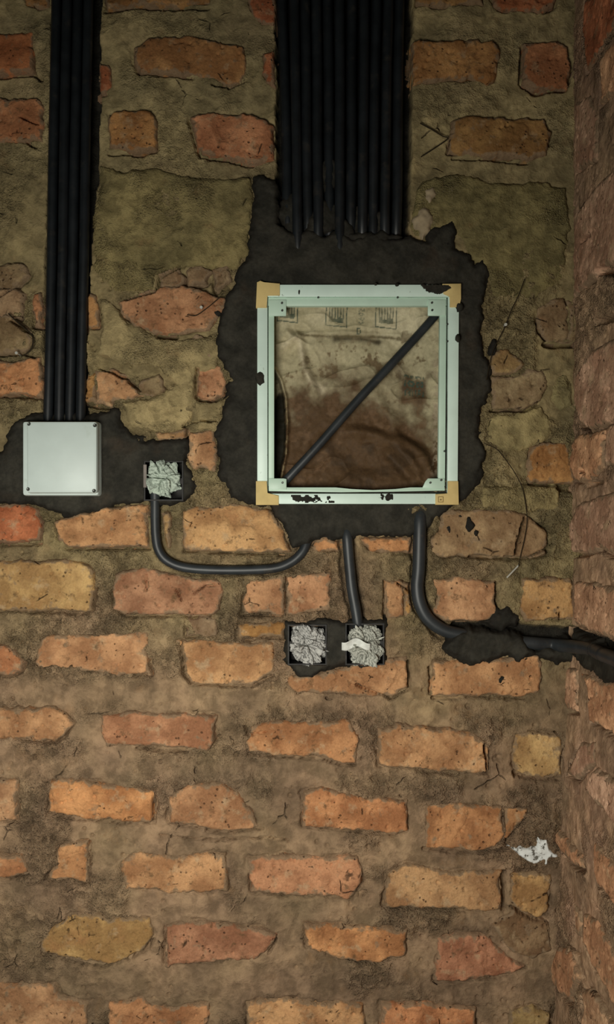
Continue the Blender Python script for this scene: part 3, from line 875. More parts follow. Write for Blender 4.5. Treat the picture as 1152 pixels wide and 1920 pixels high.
step = 2.3
av = np.arange(-850, 545, step)
bv = np.arange(-1180, 1181, step)
A, B = np.meshgrid(av, bv)
H, GR, CC = wall_relief(A, B, back_polys, True)
lim, dark = carve(A, B)
H = np.minimum(H, lim + fbm(A, B, 20, 2, 5) * 1.5)
v_of = 960 - B
tone = np.clip(smooth(1290, 930, v_of + fbm(A, B, 260, 2, 15) * 110) * 0.85 + 0.12 + smooth(300, 420, A) * smooth(1500, 1200, v_of) * 0.35 + fbm(A, B, 90, 3, 19) * 0.18, 0, 1)
ac, bc = (A[:-1, :-1] + A[1:, 1:]) / 2, (B[:-1, :-1] + B[1:, 1:]) / 2
keep = ~in_holes(ac, bc, -1.5)
X, Y, Z = back_map(A, B, H)
me = grid_mesh('wall_back', X, Y, Z, keep, M_MORTAR, {'tone': tone, 'wet': dark, 'grit': GR, 'crumb': CC})
wall_back = link('wall_back', me)
wall_back['kind'] = 'structure'

R_TRENCH = [right_wall_point(u, v) for u, v in [(1070, 1199), (1100, 1210), (1130, 1222), (1152, 1230)]]
R_TRENCH += [(R_TRENCH[-1][0] + 330, R_TRENCH[-1][1] + 6)]


def carve_right(a, b):
    d = pdist(a, b, R_TRENCH)
    s = 27 - d + fbm(a, b, 26, 3, 3) * 3
    s = np.where(a < -10, -50, s)
    lim = np.where(s > -4, 12 - 30 * smooth(-3, 7, s), 1e3)
    return np.minimum(lim, gap_limit(a, b, RGAPS_AB)), smooth(0, 7, s)


av2 = np.arange(-30, 620, 3.0)
A2, B2 = np.meshgrid(av2, bv)
H2, GR2, CC2 = wall_relief(A2 + 5000, B2, [(c, [(a + 5000, b) for a, b in p]) for c, p in right_polys], False)
l2, d2 = carve_right(A2, B2)
H2 = np.minimum(H2 * 0.65, l2)
t2 = np.clip(0.35 + fbm(A2, B2, 90, 3, 29) * 0.4, 0, 1)
X, Y, Z = right_map(A2, B2, H2)
me = grid_mesh('wall_right', X, Y, Z, np.ones((A2.shape[0] - 1, A2.shape[1] - 1), bool), M_PINK, {'tone': t2, 'wet': d2, 'grit': GR2, 'crumb': CC2})
wall_right = link('wall_right', me)
wall_right['kind'] = 'structure'


def slab(name, poly, mapper, mat, parent, top, edge, deep, seed, res=2.3, jag=3.8, rough=1.0, tilt=(0, 0), limit=None, holes=False, attrs=None, jagwl=24, color=None, lumps=0.0, flake=0.0):
    """one irregular raised piece: flat-ish face 'top' mm proud that rolls down to 'deep' mm behind the surface along a ragged outline"""
    xs = [p[0] for p in poly]
    ys = [p[1] for p in poly]
    a = np.arange(min(xs) - 9, max(xs) + 9, res)
    b = np.arange(min(ys) - 9, max(ys) + 9, res)
    A, B = np.meshgrid(a, b)
    s = sdist(A, B, poly) + fbm(A + seed * 71, B, jagwl, 3, seed) * jag + fbm(A, B + seed * 31, 8, 2, seed + 9) * jag * 0.3
    cx, cy = (min(xs) + max(xs)) / 2, (min(ys) + max(ys)) / 2
    h = top + fbm(A + seed * 13, B, 48, 3, seed + 3) * 1.7 * rough + fbm(A, B + seed * 17, 12, 2, seed + 5) * 0.65 * rough
    if lumps:
        h = h + fbm(A, B, 70, 3, seed + 21) * lumps
    if flake:
        fl = fbm(A + seed * 5, B, 60, 3, seed + 31)
        h = h - smooth(0.28, 0.36, fl) * 2.2 * flake - smooth(0.62, 0.68, fl) * 1.6 * flake
        fp, cp = worley(A + seed * 3, B, 15.0, seed + 41)
        h = h - smooth(1.2, 0.5, fp * 15.0 / (1.0 + 3.2 * cp ** 3)) * (1.0 + 3.5 * cp) * (cp > 0.35) * flake
    h = h + tilt[0] * (A - cx) / 100 + tilt[1] * (B - cy) / 40
    h = h - (1 - smooth(0, edge, s)) * (top * 0.55) - (1 - smooth(-4.5, 1.5, s)) * (deep + top * 0.5)
    if limit is not None:
        h = np.minimum(h, limit(A, B)[0] + fbm(A, B, 14, 2, seed + 7) * 1.2)
    near = s > -4.5
    keep = near[:-1, :-1] | near[1:, :-1] | near[:-1, 1:] | near[1:, 1:]
    if holes:
        ac, bc = (A[:-1, :-1] + A[1:, 1:]) / 2, (B[:-1, :-1] + B[1:, 1:]) / 2
        keep &= ~in_holes(ac, bc, 0.5)
    X, Y, Z = mapper(A, B, h)
    org = [float(np.mean(X)), float(np.mean(Y)), float(np.mean(Z))]
    at = {k: (v(A, B, s) if callable(v) else np.full(A.shape, v)) for k, v in (attrs or {}).items()}
    me = grid_mesh(name, X, Y, Z, keep, mat, at, org)
    o = link(name, me, parent)
    o.location = org
    if color:
        o.color = (*color, 1)
    return o


rb = random.Random(11)
for k, (c, poly) in enumerate(back_polys):
    v = rb.uniform(0.9, 1.1)
    col = tuple(min(x * v * rb.uniform(0.95, 1.05), 0.9) for x in COL[c])
    slab('brick', poly, back_map, M_BRICK, wall_back, rb.uniform(4.5, 9.5) if c != 'n' else rb.uniform(3, 5), 6.5, 18, 200 + k * 11, tilt=(rb.uniform(-1, 1), rb.uniform(-1.2, 1.2)),
         limit=carve, holes=True, color=col, rough=rb.uniform(0.8, 1.6), attrs={'edge': lambda A, B, s: smooth(11, 0, s)}, flake=1.0)
for k, (c, poly) in enumerate(right_polys):
    v = rb.uniform(0.92, 1.08)
    col = tuple(min(x * v, 0.9) for x in RCOL[c])
    slab('brick', poly, right_map, M_BRICK, wall_right, rb.uniform(4, 8), 10, 14, 3100 + k * 11, limit=carve_right, color=col, rough=1.0, jag=2.0, jagwl=40, attrs={'edge': lambda A, B, s: smooth(14, 0, s)}, flake=1.0)

M_CEM = mortar_material('pale_olive_cement_render', (0.300, 0.232, 0.135), (0.262, 0.216, 0.108))
for k, (poly, tn) in enumerate(CEMENT_PATCHES):
    slab('cement_patch', ab_back(poly), back_map, M_CEM, wall_back, 6.5, 8, 12, color=[(0.92, 0.92, 0.86), (0.85, 0.86, 0.80), (1.22, 1.20, 1.22), (1.15, 1.16, 1.14), (1.15, 1.14, 1.12), (1.2, 1.18, 1.2), (1.0, 1.02, 1.0)][k], seed=5200 + k * 17, jag=5, jagwl=30, limit=carve, holes=True, rough=1.5, lumps=1.5,
         attrs={'tone': tn, 'wet': 0.0, 'crumb': 0.25, 'grit': lambda A, B, s: 0.15 + 0.7 * smooth(0.0, 0.5, fbm(A, B, 70, 3, 61))})
edge_at = {'edge': lambda A, B, s: smooth(16, 2, s)}
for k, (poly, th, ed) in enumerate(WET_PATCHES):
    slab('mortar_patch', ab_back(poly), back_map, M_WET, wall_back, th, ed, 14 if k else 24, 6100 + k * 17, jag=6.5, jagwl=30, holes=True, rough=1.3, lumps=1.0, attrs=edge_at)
for k, (poly, th, ed) in enumerate(LOW_PATCHES):
    slab('mortar_patch', ab_back(poly), back_map, M_WET, wall_back, th, ed, 14, 6300 + k * 17, jag=5, jagwl=18, rough=1.6, attrs=edge_at)
# blobs of mortar caught among the pipes above the metal box and on the brick faces
for k, (cu, cv, ru, rv, th) in enumerate([(545, 405, 22, 40, 3), (618, 330, 20, 34, 1), (612, 405, 24, 34, 3), (676, 410, 18, 30, 2), (715, 420, 18, 26, 2), (588, 425, 16, 26, 4), (650, 432, 16, 22, 4), (700, 445, 60, 12, 9)]):
    pl = [(cu + ru * math.cos(t) * rb.uniform(.8, 1.2), cv + rv * math.sin(t) * rb.uniform(.8, 1.2)) for t in np.linspace(0, 2 * math.pi, 11)[:-1]]
    slab('mortar_lump', ab_back(pl), back_map, M_WET, wall_back, th, 9, 24, 6500 + k * 17, jag=4, jagwl=18, rough=2.2, attrs=edge_at)
for k, (cu, cv, ru, rv) in enumerate([(943, 1274, 13, 10), (826, 446, 30, 24), (880, 985, 10, 16), (842, 992, 8, 14), (862, 968, 7, 6), (893, 1000, 6, 8), (925, 652, 9, 20), (408, 588, 9, 7)]):
    pl = [(cu + ru * math.cos(t) * rb.uniform(.85, 1.15), cv + rv * math.sin(t) * rb.uniform(.85, 1.15)) for t in np.linspace(0, 2 * math.pi, 10)[:-1]]
    slab('mortar_splash', ab_back(pl), back_map, M_WET, wall_back, 8.5, 4, 14, 6700 + k * 17, res=2.0, jag=3, jagwl=12, rough=1.0, attrs={'edge': 1.0})
slab('plaster_lump', ab_back([(782, 395), (800, 388), (812, 408), (806, 436), (792, 448), (776, 430), (772, 412)]), back_map, plain('pale_plaster_lump', (0.30, 0.235, 0.15), 0.9, 0.15, var=0.3), wall_back, 11, 8, 14, 6901, res=2.0, jag=4, rough=2.2)
slab('plaster_lump', ab_back([(798, 358), (812, 352), (816, 366), (806, 384), (796, 376)]), back_map, bpy.data.materials['pale_plaster_lump'], wall_back, 10, 7, 14, 6911, res=2.0, jag=3, rough=2.0)
slab('mortar_patch', [(a, b) for a, b in [(15, -214), (60, -222), (120, -226), (230, -236), (330, -232), (330, -262), (200, -278), (100, -276), (40, -270), (12, -262)]], right_map, M_WET, wall_right, 6, 8, 16, 6951, jag=5, jagwl=20, rough=1.6, attrs=edge_at)

# ------------------------------------------------------------------ conduits
ORD = ['first', 'second', 'third', 'fourth', 'fifth', 'sixth', 'seventh', 'eighth', 'ninth', 'tenth', 'eleventh']
lt = [(106, 90), (126, 111), (146, 131), (166, 151)]
for k, (ut, ub) in enumerate(lt):
    yd = [-0.003, -0.006, -0.002, -0.005][k]
    jx = lambda: rb.uniform(-0.8, 0.8)
    pts = [P(ut + (ut - ub) * 0.25, -220, yd), P(ut, 0, yd)] + [P(ut + (ub - ut) * t + jx(), 800 * t, yd + rb.uniform(-0.002, 0.002)) for t in (0.2, 0.4, 0.6, 0.8)] + [P(ub, 800, yd)]
    o = tube('electrical_conduit', [p for p in pts], 0.0092, M_PVC, sides=16, per=6)
    tag(o, ['leftmost of the four black pipes running down into the white junction box', 'second black pipe from the left entering the white junction box',
            'third black pipe from the left entering the white junction box', 'rightmost of the four black pipes running down into the white junction box'][k], 'conduit', 'black conduits above the white junction box')
rt = [(529, 541), (552, 559), (573, 578), (594, 597), (615, 618), (637, 637), (660, 659), (683, 680), (706, 700), (728, 722), (749, 744)]
for k, (ut, ub) in enumerate(rt):
    yd = [0.004, -0.004, 0.002, -0.002, 0.006, -0.004, 0.003, -0.006, 0.001, -0.003, 0.003][k]
    vb = [432, 470, 425, 455, 440, 480, 438, 430, 446, 436, 432][k]
    jx = lambda: rb.uniform(-0.9, 0.9)
    pts = [P(ut, -220, yd)] + [P(ut + (ub - ut) * t + jx(), vb * t, yd + rb.uniform(-0.003, 0.003)) for t in (0, 0.3, 0.6, 0.85)] + [P(ub, vb, yd + 0.006), P(ub, vb + 45, yd + 0.026)]
    o = tube('electrical_conduit', pts, 0.0094, M_PVC, sides=16, per=6)
    lab = ('leftmost of the eleven black pipes dropping to the pale metal box' if k == 0 else 'rightmost of the eleven black pipes dropping to the pale metal box' if k == 10
           else 'middle pipe of the eleven black pipes dropping to the pale metal box' if k == 5
           else '%s black pipe from the left in the wide run above the metal box' % ORD[k] if k < 5 else '%s black pipe from the right in the wide run above the metal box' % ORD[10 - k])
    tag(o, lab, 'conduit', 'black conduits above the metal box')

o = tube('electrical_conduit', [P(u, v, -0.001) for u, v in U_PATH[:-1]] + [P(577, 1012, 0.004), P(580, 1000, 0.02)], 0.0088, M_PVC2, per=8)
tag(o, 'U-bent grey-black conduit from the single socket box across to under the metal box', 'conduit')
o = tube('electrical_conduit', [P(648, 990, 0.02)] + [P(u, v, -0.002) for u, v in S_PATH] + [P(672, 1180, 0.012)], 0.0100, M_PVC2, per=8)
tag(o, 'short straight conduit dropping to the right one of the paired socket boxes', 'conduit')
lp = [P(790, 960, 0.02)] + [P(u, v, -0.003) for u, v in L_PATH[:7]] + [P(930, 1200, 0.0005), P(1000, 1206, -0.001), P(1046, 1210, -0.005)]
for a, b in R_TRENCH[1:]:
    lp.append(Vector((float(XR(b / 1000)) - 0.001, -a / 1000 - 0.012, b / 1000 - 0.004)))
o = tube('electrical_conduit', lp, 0.0122, M_PVC2, per=8)
tag(o, 'thick conduit bending right from the metal box and along the corner trench', 'conduit')

# ------------------------------------------------------------------ white junction box
jb = empty('junction_box', P(121, 930, 0.0))
tag(jb, 'square white plastic junction box with a screwed lid below the left pipe run', 'junction box')
bm = bmesh.new()
prism(bm, px_rect(52, 793, 192.5, 930, 0.0), -0.030, 0.012, 0.005)
adopt(bm_obj('body', bm, M_WHITE, None, 40), jb)
bm = bmesh.new()
prism(bm, px_rect(49, 789.5, 182, 925, -0.044), -0.044, -0.0315, 0.006)
lid = adopt(bm_obj('lid', bm, M_WHITE, None, 40), jb)
lid['label'] = 'flat white lid'


def screw(u, v, y, r, parent, mat=M_SCREW, name='screw'):
    bm = bmesh.new()
    bmesh.ops.create_cone(bm, cap_ends=True, segments=14, radius1=r, radius2=r * 0.85, depth=0.002)
    top = [f for f in bm.faces if f.normal.z > 0.9][0]
    bmesh.ops.inset_region(bm, faces=[top], thickness=r * 0.25, depth=-0.0006)
    bmesh.ops.rotate(bm, verts=bm.verts, cent=(0, 0, 0), matrix=__import__('mathutils').Matrix.Rotation(math.pi / 2, 3, 'X'))
    o = bm_obj(name, bm, mat, parent, 40)
    o.location = P(u, v, y) - Vector((parent.location if parent.parent is None else parent.parent.location + parent.location) if parent else (0, 0, 0))
    return o


for u, v in ((54, 795), (177.5, 797.5), (52.5, 917), (176, 920)):
    screw(u, v, -0.0445, 0.0034, lid)

# ------------------------------------------------------------------ pale metal enclosure
db = empty('electrical_enclosure', P(672, 945, 0.0))
tag(db, 'large empty pale mint metal electrical enclosure frame with yellow corners set in dark mortar', 'enclosure')
YF = -0.016   # front flange
YI = -0.012   # inner lip


def bar(name, rect, y0, y1, mat, label=None, bev=0.0012, poly=None):
    bm = bmesh.new()
    prism(bm, px_poly(poly, y0) if poly else px_rect(*rect, y0), y0, y1, bev)
    o = adopt(bm_obj(name, bm, mat, None, 40), db)
    if label:
        o['label'] = label
    return o


tr = bar('frame_rail', (483, 533.5, 863, 556), YF, 0.0, M_METAL)
lr = bar('frame_rail', (482.5, 556.4, 502, 925), YF, 0.0, M_METAL)
brl = bar('frame_rail', (482, 925.4, 859, 945), YF, 0.0, M_METAL)
rrl = bar('frame_rail', (840, 556.4, 0, 0), YF, 0.0, M_METAL, poly=[(839.5, 925), (859, 925), (861.5, 556.4), (841, 556.4)])
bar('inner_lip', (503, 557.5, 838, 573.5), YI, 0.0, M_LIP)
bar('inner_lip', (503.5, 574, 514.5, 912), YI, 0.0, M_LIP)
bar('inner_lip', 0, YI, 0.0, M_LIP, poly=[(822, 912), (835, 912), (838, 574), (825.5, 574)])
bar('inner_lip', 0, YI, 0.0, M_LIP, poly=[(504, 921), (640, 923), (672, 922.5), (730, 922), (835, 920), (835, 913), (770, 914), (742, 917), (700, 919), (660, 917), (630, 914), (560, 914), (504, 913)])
for pl in ([(480, 577), (501, 577), (501, 554), (525, 554), (525, 531), (495, 530), (489, 526), (482, 529)], [(480, 947), (523, 947), (523, 929), (501, 925), (501, 902), (480, 902)],
           [(817, 946.5), (861, 946.5), (860, 902), (840, 902), (840, 926), (817, 926)], [(844, 576), (862, 576), (865, 560), (865.5, 531.5), (830, 532), (832, 551), (844, 556)]):
    bar('corner_guard', 0, YF - 0.002, YF + 0.006, M_TAPE, poly=pl, bev=0.0008)
for pl, ss in (([(504, 592), (537, 592), (537, 562), (504, 562)], ((529, 568), (529.5, 582))), ([(803, 591.5), (826, 591.5), (836, 591.5), (836, 562), (803, 562)], ((810.5, 567.5), (811, 581.5))),
               ([(504, 918), (537.5, 918), (537.5, 898), (532, 897), (504, 897)], ((530, 905),)), ([(793, 914), (834, 918), (834, 897), (803, 897), (798, 903)], ((807.5, 905), (828, 900)))):
    b = bar('bracket', 0, YI - 0.0022, YI + 0.003, M_LIP, poly=pl, bev=0.0006)
    for u, v in ss:
        s_ = screw(u, v, YI - 0.0030, 0.0022, b)
for u, v in ((597, 557.5), (746, 557.5), (839.5, 608), (839.5, 640), (834, 846)):
    s_ = screw(u, v, YF - 0.0005, 0.0019, tr if v < 600 else rrl)
bm = bmesh.new()
for q in ((822, 931, 832, 932.2), (822, 940.8, 832, 942), (822, 932.2, 823.2, 940.8), (830.8, 932.2, 832, 940.8), (825.5, 935.5, 828.5, 938.5)):
    prism(bm, px_rect(*q, YF - 0.0026), YF - 0.0026, YF - 0.0015)
adopt(bm_obj('stamped_mark', bm, plain('brown_stamp_ink', (0.26, 0.18, 0.07), 0.8, 0.2)), db)
# the sheet-metal tub behind the frame
t0, b0 = P(506, 560, 0.0), P(834, 924, 0.0)
x0, x1, z1, z0 = t0.x, b0.x, t0.z, b0.z
for nm, (p, q) in (('side_panel', ((x0 - .001, z0), (x0 + .001, z1))), ('side_panel', ((x1 - .001, z0), (x1 + .001, z1))), ('side_panel', ((x0 + .001, z1 - .002), (x1 - .001, z1))), ('side_panel', ((x0 + .001, z0), (x1 - .001, z0 + .002)))):
    bm = bmesh.new()
    prism(bm, [(p[0], p[1]), (q[0], p[1]), (q[0], q[1]), (p[0], q[1])], 0.0005, 0.098)
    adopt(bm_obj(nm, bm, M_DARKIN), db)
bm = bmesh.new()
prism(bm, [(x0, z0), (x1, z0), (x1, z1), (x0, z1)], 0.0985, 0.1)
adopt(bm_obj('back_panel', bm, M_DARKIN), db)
# mortar caught on the frame
for cu, cv, ru, rv, y in ((488, 710, 8, 12, YF), (862, 576, 7, 9, YF), (859, 634, 5, 8, YF), (705, 533, 3, 2.5, YF), (745, 534, 4, 3, YF), (561, 548, 1.5, 4, YF)):
    bm = bmesh.new()
    bmesh.ops.create_icosphere(bm, subdivisions=2, radius=1.0)
    ctr = P(cu, cv, y - 0.001)
    for v_ in bm.verts:
        n = 1 + 0.35 * mnoise.noise(v_.co * 1.6 + Vector((cu, cv, 0)))
        v_.co = Vector((v_.co.x * ru / 1000 * n, v_.co.y * 0.0035, v_.co.z * rv / 1000 * n))
    o = bm_obj('mortar_splash', bm, M_WET, None, 60)
    o.location = ctr
    adopt(o, db)


def smudge(name, pts, y, mat, seed, jag=3.2):
    """thin crust of dirt with a ragged outline lying on the frame front"""
    poly = [(p[0] * 1000, p[1] * 1000) for p in px_poly(pts, y)]
    xs = [p[0] for p in poly]
    ys = [p[1] for p in poly]
    A, B = np.meshgrid(np.arange(min(xs) - 2, max(xs) + 2, 0.7), np.arange(min(ys) - 2, max(ys) + 2, 0.7))
    s = sdist(A, B, poly) + fbm(A, B, 8, 3, seed) * jag
    h = -y * 1000 + np.clip(s, -3, 1.2) + 0.2
    near = s > -0.6
    keep = near[:-1, :-1] & near[1:, :-1] & near[:-1, 1:] & near[1:, 1:]
    X, Y, Z = back_map(A, B, h)
    org = [float(X.mean()), float(Y.mean()), float(Z.mean())]
    me = grid_mesh(name, X, Y, Z, keep, mat, {'edge': np.full(A.shape, 0.6)}, org)
    o = link(name, me)
    o.location = org
    return adopt(o, db)


smudge('mortar_smear', [(790, 536), (812, 533), (842, 533), (846, 540), (838, 548), (820, 551), (800, 544)], YF - 0.002, M_WET, 3)
smudge('mortar_smear', [(548, 933), (568, 930), (600, 931), (622, 933), (626, 939), (600, 941), (560, 940)], YF, M_WET, 5, 12.0)
smudge('mortar_smear', [(716, 926), (736, 927), (736, 935), (724, 940), (719, 934)], YF, M_WET, 8, 7.0)

# ------------------------------------------------------------------ paper sack inside the enclosure
r_ = 1.2
a = np.arange(-68.0, 257.0, r_)
b = np.arange(37.5, 398.5, r_)
A, B = np.meshgrid(a, b)
KS = D / (D + 0.020)
U, V = A * KS + 576, 960 - B * KS
yb = 25.0


def ridge(pts, w, amp):
    return amp * np.exp(-(pdist(U, V, pts) / w) ** 2)


dep = fbm(A, B, 110, 3, 301) * 9 + fbm(A, B, 36, 3, 305) * 2.6 + fbm(A, B, 13, 2, 309) * 0.7
wr = 1 - np.abs(fbm(A * 0.6 + B * 0.5, B - A * 0.3, 60, 2, 315))
dep = dep + (wr ** 4) * 5 - 3
hh = -yb + dep + ridge([(540, 625), (562, 640), (570, 690), (590, 730)], 9, 13) + ridge([(560, 628), (540, 645), (528, 650)], 8, 8)
hh += ridge([(636, 806), (690, 808), (735, 830), (780, 880)], 14, 16) + ridge([(700, 740), (735, 790), (745, 820)], 14, 10) + ridge([(730, 800), (790, 850), (810, 890)], 10, 9)
hh -= ridge([(590, 830), (660, 795), (720, 800), (800, 830)], 12, 11) + ridge([(730, 850), (770, 890)], 10, 9)
hh += ridge([(560, 625), (650, 622), (750, 628)], 5, 4) + smooth(870, 910, V) * 10 + smooth(640, 580, V) * 8
edge_path = [(514, 690), (527, 712), (536, 745), (539, 790), (537, 850), (528, 895), (522, 920)]
left_gap = np.interp(V, [p[1] for p in edge_path], [p[0] for p in edge_path])
hh += ridge(edge_path, 4, 9)
hh -= smooth(0, -6, U - left_gap) * smooth(690, 705, V) * 18
hh = np.minimum(hh, -3.0 + fbm(A, B, 30, 2, 399) * 0.8)
clean = np.array([0.42, 0.37, 0.23])
pale = np.array([0.54, 0.48, 0.32])
brown = np.array([0.088, 0.050, 0.023])
mud = np.array([0.050, 0.030, 0.015])
n1 = fbm(A, B, 90, 4, 331)
n2 = fbm(A, B, 24, 4, 337)
n3 = fbm(A, B, 7, 3, 341)
line = np.interp(U, [505, 540, 580, 640, 700, 760, 835], [760, 735, 715, 705, 725, 735, 790])
st = smooth(-55, 45, V - line + n1 * 60 + n2 * 26)
tint = clean + (pale - clean) * smooth(-0.2, 0.6, n1)[..., None] * smooth(700, 600, V)[..., None]
tint = tint + (brown - tint) * st[..., None]
tint = tint + (np.array([0.150, 0.088, 0.046]) - tint) * (st * smooth(0.15, 0.7, n2 + 0.5 * n3) * 0.6)[..., None]
sp = smooth(0.25, 0.6, n2 + 0.5 * n3) * smooth(600, 690, V + 40 * n1) * (1 - st) * 0.8
tint = tint + (np.array([0.12, 0.080, 0.038]) - tint) * sp[..., None]
tint = tint + (mud - tint) * (smooth(0.2, 0.7, n1 + 0.4 * n2) * st * 0.8)[..., None]
tint = tint + (np.array([0.040, 0.030, 0.014]) - tint) * (np.exp(-((pdist(U, V, [(630, 634), (680, 634), (710, 640)]) + n2 * 3) / 6) ** 2) * 0.9)[..., None]
tint = tint + (np.array([0.10, 0.078, 0.036]) - tint) * (np.exp(-((pdist(U, V, [(560, 627), (630, 630), (715, 630), (752, 634)]) + n3 * 1.5) / 2.6) ** 2) * 0.85)[..., None]
crest = np.exp(-((pdist(U, V, [(532, 648), (548, 634), (560, 640), (568, 676), (582, 712), (604, 730)]) + n2 * 2) / 6.5) ** 2) * (0.6 + 0.4 * np.clip(n1 + 0.5, 0, 1))
tint = tint + (np.array([0.62, 0.54, 0.37]) - tint) * (crest * 0.95)[..., None]
blot = smooth(0.05, 0.5, n2 * 0.7 + n3 * 0.5) * np.exp(-(((U - 665) / 75) ** 2 + ((V - 682) / 42) ** 2)) * (1 - st)
tint = tint + (np.array([0.135, 0.088, 0.042]) - tint) * np.clip(blot * 0.95, 0, 1)[..., None]
side = smooth(805, 818, U + n2 * 5) * smooth(640, 690, V) * smooth(0.0, 0.4, n3 + 0.3)
tint = tint + (np.array([0.36, 0.29, 0.20]) - tint) * (side * 0.7)[..., None]
gap = smooth(-1, -5, U - left_gap + n3 * 2) * smooth(735, 760, V + n2 * 22)  # shade of the open gap beside the torn edge, painted into the sheet's tint
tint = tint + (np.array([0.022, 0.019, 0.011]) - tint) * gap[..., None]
rim = np.exp(-(pdist(U, V, edge_path) / 2.4) ** 2) * smooth(-0.2, 0.3, n3)
tint = tint + (np.array([0.30, 0.24, 0.13]) - tint) * (rim * 0.75)[..., None]
INK = np.array([0.045, 0.075, 0.055])
ink = np.zeros(A.shape)


def skew(u0, v0):
    return U - u0 - (V - v0) * -0.03, V - v0 - (U - u0) * 0.10


def emblem(u0, v0, w, hgt):
    """printed square: thin border, solid grey block, pale upright strokes, as on the sack"""
    global ink
    x, y = skew(u0, v0)
    border = ((np.abs(x) < 1.1) | (np.abs(x - w) < 1.1)) & (y > -60) & (y < hgt) | (np.abs(y - hgt) < 1.1) & (x > -1) & (x < w + 1)
    ink = np.maximum(ink, border * 0.9)
    bx, by = x / w, y / hgt
    block = (bx > .14) & (bx < .86) & (by < .84) & (by > 0.0)
    strokes = np.zeros(A.shape, bool)
    for i in range(5):
        c = .23 + i * .135
        strokes |= (np.abs(bx - c) < .038) & (by > .08) & (by < .60 + .08 * (i in (1, 2)))
    ink = np.maximum(ink, block * 0.78 * smooth(-0.1, 0.35, by))
    ink = np.where(strokes, ink * 0.15, ink)


emblem(521, 563, 38, 38)
emblem(612.5, 567, 39, 42)
emblem(706, 566, 39, 46)
FONT = {'D': ['1110', '1001', '1001', '1001', '1110'], 'I': ['1', '1', '1', '1', '1'], 'E': ['111', '100', '110', '100', '111'], 'M': ['10001', '11011', '10101', '10001', '10001'], 'N': ['1001', '1101', '1011', '1001', '1001'], 'T': ['111', '010', '010', '010', '010'], 'l': ['1', '1', '1', '1', '1'], 'R': ['110', '101', '110', '101', '101'], '5': ['111', '100', '110', '001', '110']}


def stamp(rows, u0, v0, cw, ch, k=0.85):
    global ink
    x, y = skew(u0, v0)
    for r0, row in enumerate(rows):
        for c0, ch_ in enumerate(row):
            if ch_ == '1':
                ink = np.maximum(ink, ((x >= c0 * cw) & (x < (c0 + 1) * cw) & (y >= r0 * ch) & (y < (r0 + 1) * ch)) * k)


stamp(FONT['D'], 670, 613, 2.0, 2.6)
for i, q in enumerate([['1101', '0111', '1011'], ['1110', '1011', '0110'], ['0111', '1101', '0110'], ['1011', '1110', '0100']]):
    stamp(q, 673, 577 + i * 8, 3.0, 2.0, 0.6)
# worn lines of print at the right, too worn to read: drawn as the broken strokes they are
stamp(['1111011101111101', '1001011001100101'], 758, 702, 2.4, 2.6, 0.9)
stamp(['100111100110110', '101100110101010', '100111100110110'], 759, 712, 2.6, 3.6, 1.0)
stamp(['0110100101100', '1001010101001', '1011010101101', '1001010010001'], 760, 727, 2.8, 3.4, 0.8)
ink = ink * (0.88 + 0.25 * np.clip(n3, -1, 1)) * (0.9 + 0.2 * np.clip(n2, -1, 1))
tint = tint + (INK - tint) * np.clip(ink, 0, 0.92)[..., None]
X, Y, Z = back_map(A, B, hh)
org = tuple(P(670, 900, 0.04))
me = grid_mesh('paper_sack', X, Y, Z, np.ones((A.shape[0] - 1, A.shape[1] - 1), bool), M_BAG, None, org, {'tint': np.clip(tint, 0.005, 1)})
sack = link('paper_sack', me)
sack.location = org
so = sack.modifiers.new('thickness', 'SOLIDIFY')
so.thickness = 0.0012
so.offset = -1
tag(sack, 'crumpled brown-stained paper cement sack lining the open metal enclosure', 'paper sack')

o = tube('electrical_conduit', [P(818, 590, 0.012), P(790, 622, 0.008), P(735, 682, 0.003), (P(670, 752, -0.002)), P(600, 832, -0.002), P(552, 884, 0.001), P(534, 903, 0.004)], 0.0080, M_PVC2, per=8)
tag(o, 'dark conduit lying diagonally in front of the paper sack in the enclosure', 'conduit')


# ------------------------------------------------------------------ flush socket boxes stuffed with newspaper
def socket_box(rect, label):
    u0, v0, u1, v1 = rect
    root = empty('socket_box', P((u0 + u1) / 2, v1, 0))
    tag(root, label, 'socket box', 'flush socket boxes')
    yf, yk, w = -0.0105, 0.036, 0.0025
    a, b = P(u0, v0, yf), P(u1, v1, yf)
    X0, X1, Z1, Z0 = a.x, b.x, a.z, b.z
    bm = bmesh.new()
    for (p, q, y0, y1) in (((X0, Z0), (X0 + w, Z1), yf, yk), ((X1 - w, Z0), (X1, Z1), yf, yk), ((X0 + w, Z1 - w), (X1 - w, Z1), yf, yk), ((X0 + w, Z0), (X1 - w, Z0 + w), yf, yk)):
        prism(bm, [(p[0], p[1]), (q[0], p[1]), (q[0], q[1]), (p[0], q[1])], y0, y1)
    adopt(bm_obj('shell', bm, M_BOX), root)
    bm = bmesh.new()
    prism(bm, [(X0 + w, Z0 + w), (X1 - w, Z0 + w), (X1 - w, Z1 - w), (X0 + w, Z1 - w)], yk - 0.002, yk)
    adopt(bm_obj('back_plate', bm, M_BOX), root)
    for s in (0, 1):
        xm = X0 + w + 0.002 if s == 0 else X1 - w - 0.002
        bm = bmesh.new()
        prism(bm, [(xm - 0.003, (Z0 + Z1) / 2 - 0.006), (xm + 0.003, (Z0 + Z1) / 2 - 0.006), (xm + 0.003, (Z0 + Z1) / 2 + 0.006), (xm - 0.003, (Z0 + Z1) / 2 + 0.006)], yf + 0.004, yf + 0.012, 0.001)
        adopt(bm_obj('screw_lug', bm, M_BOX), root)
    return root


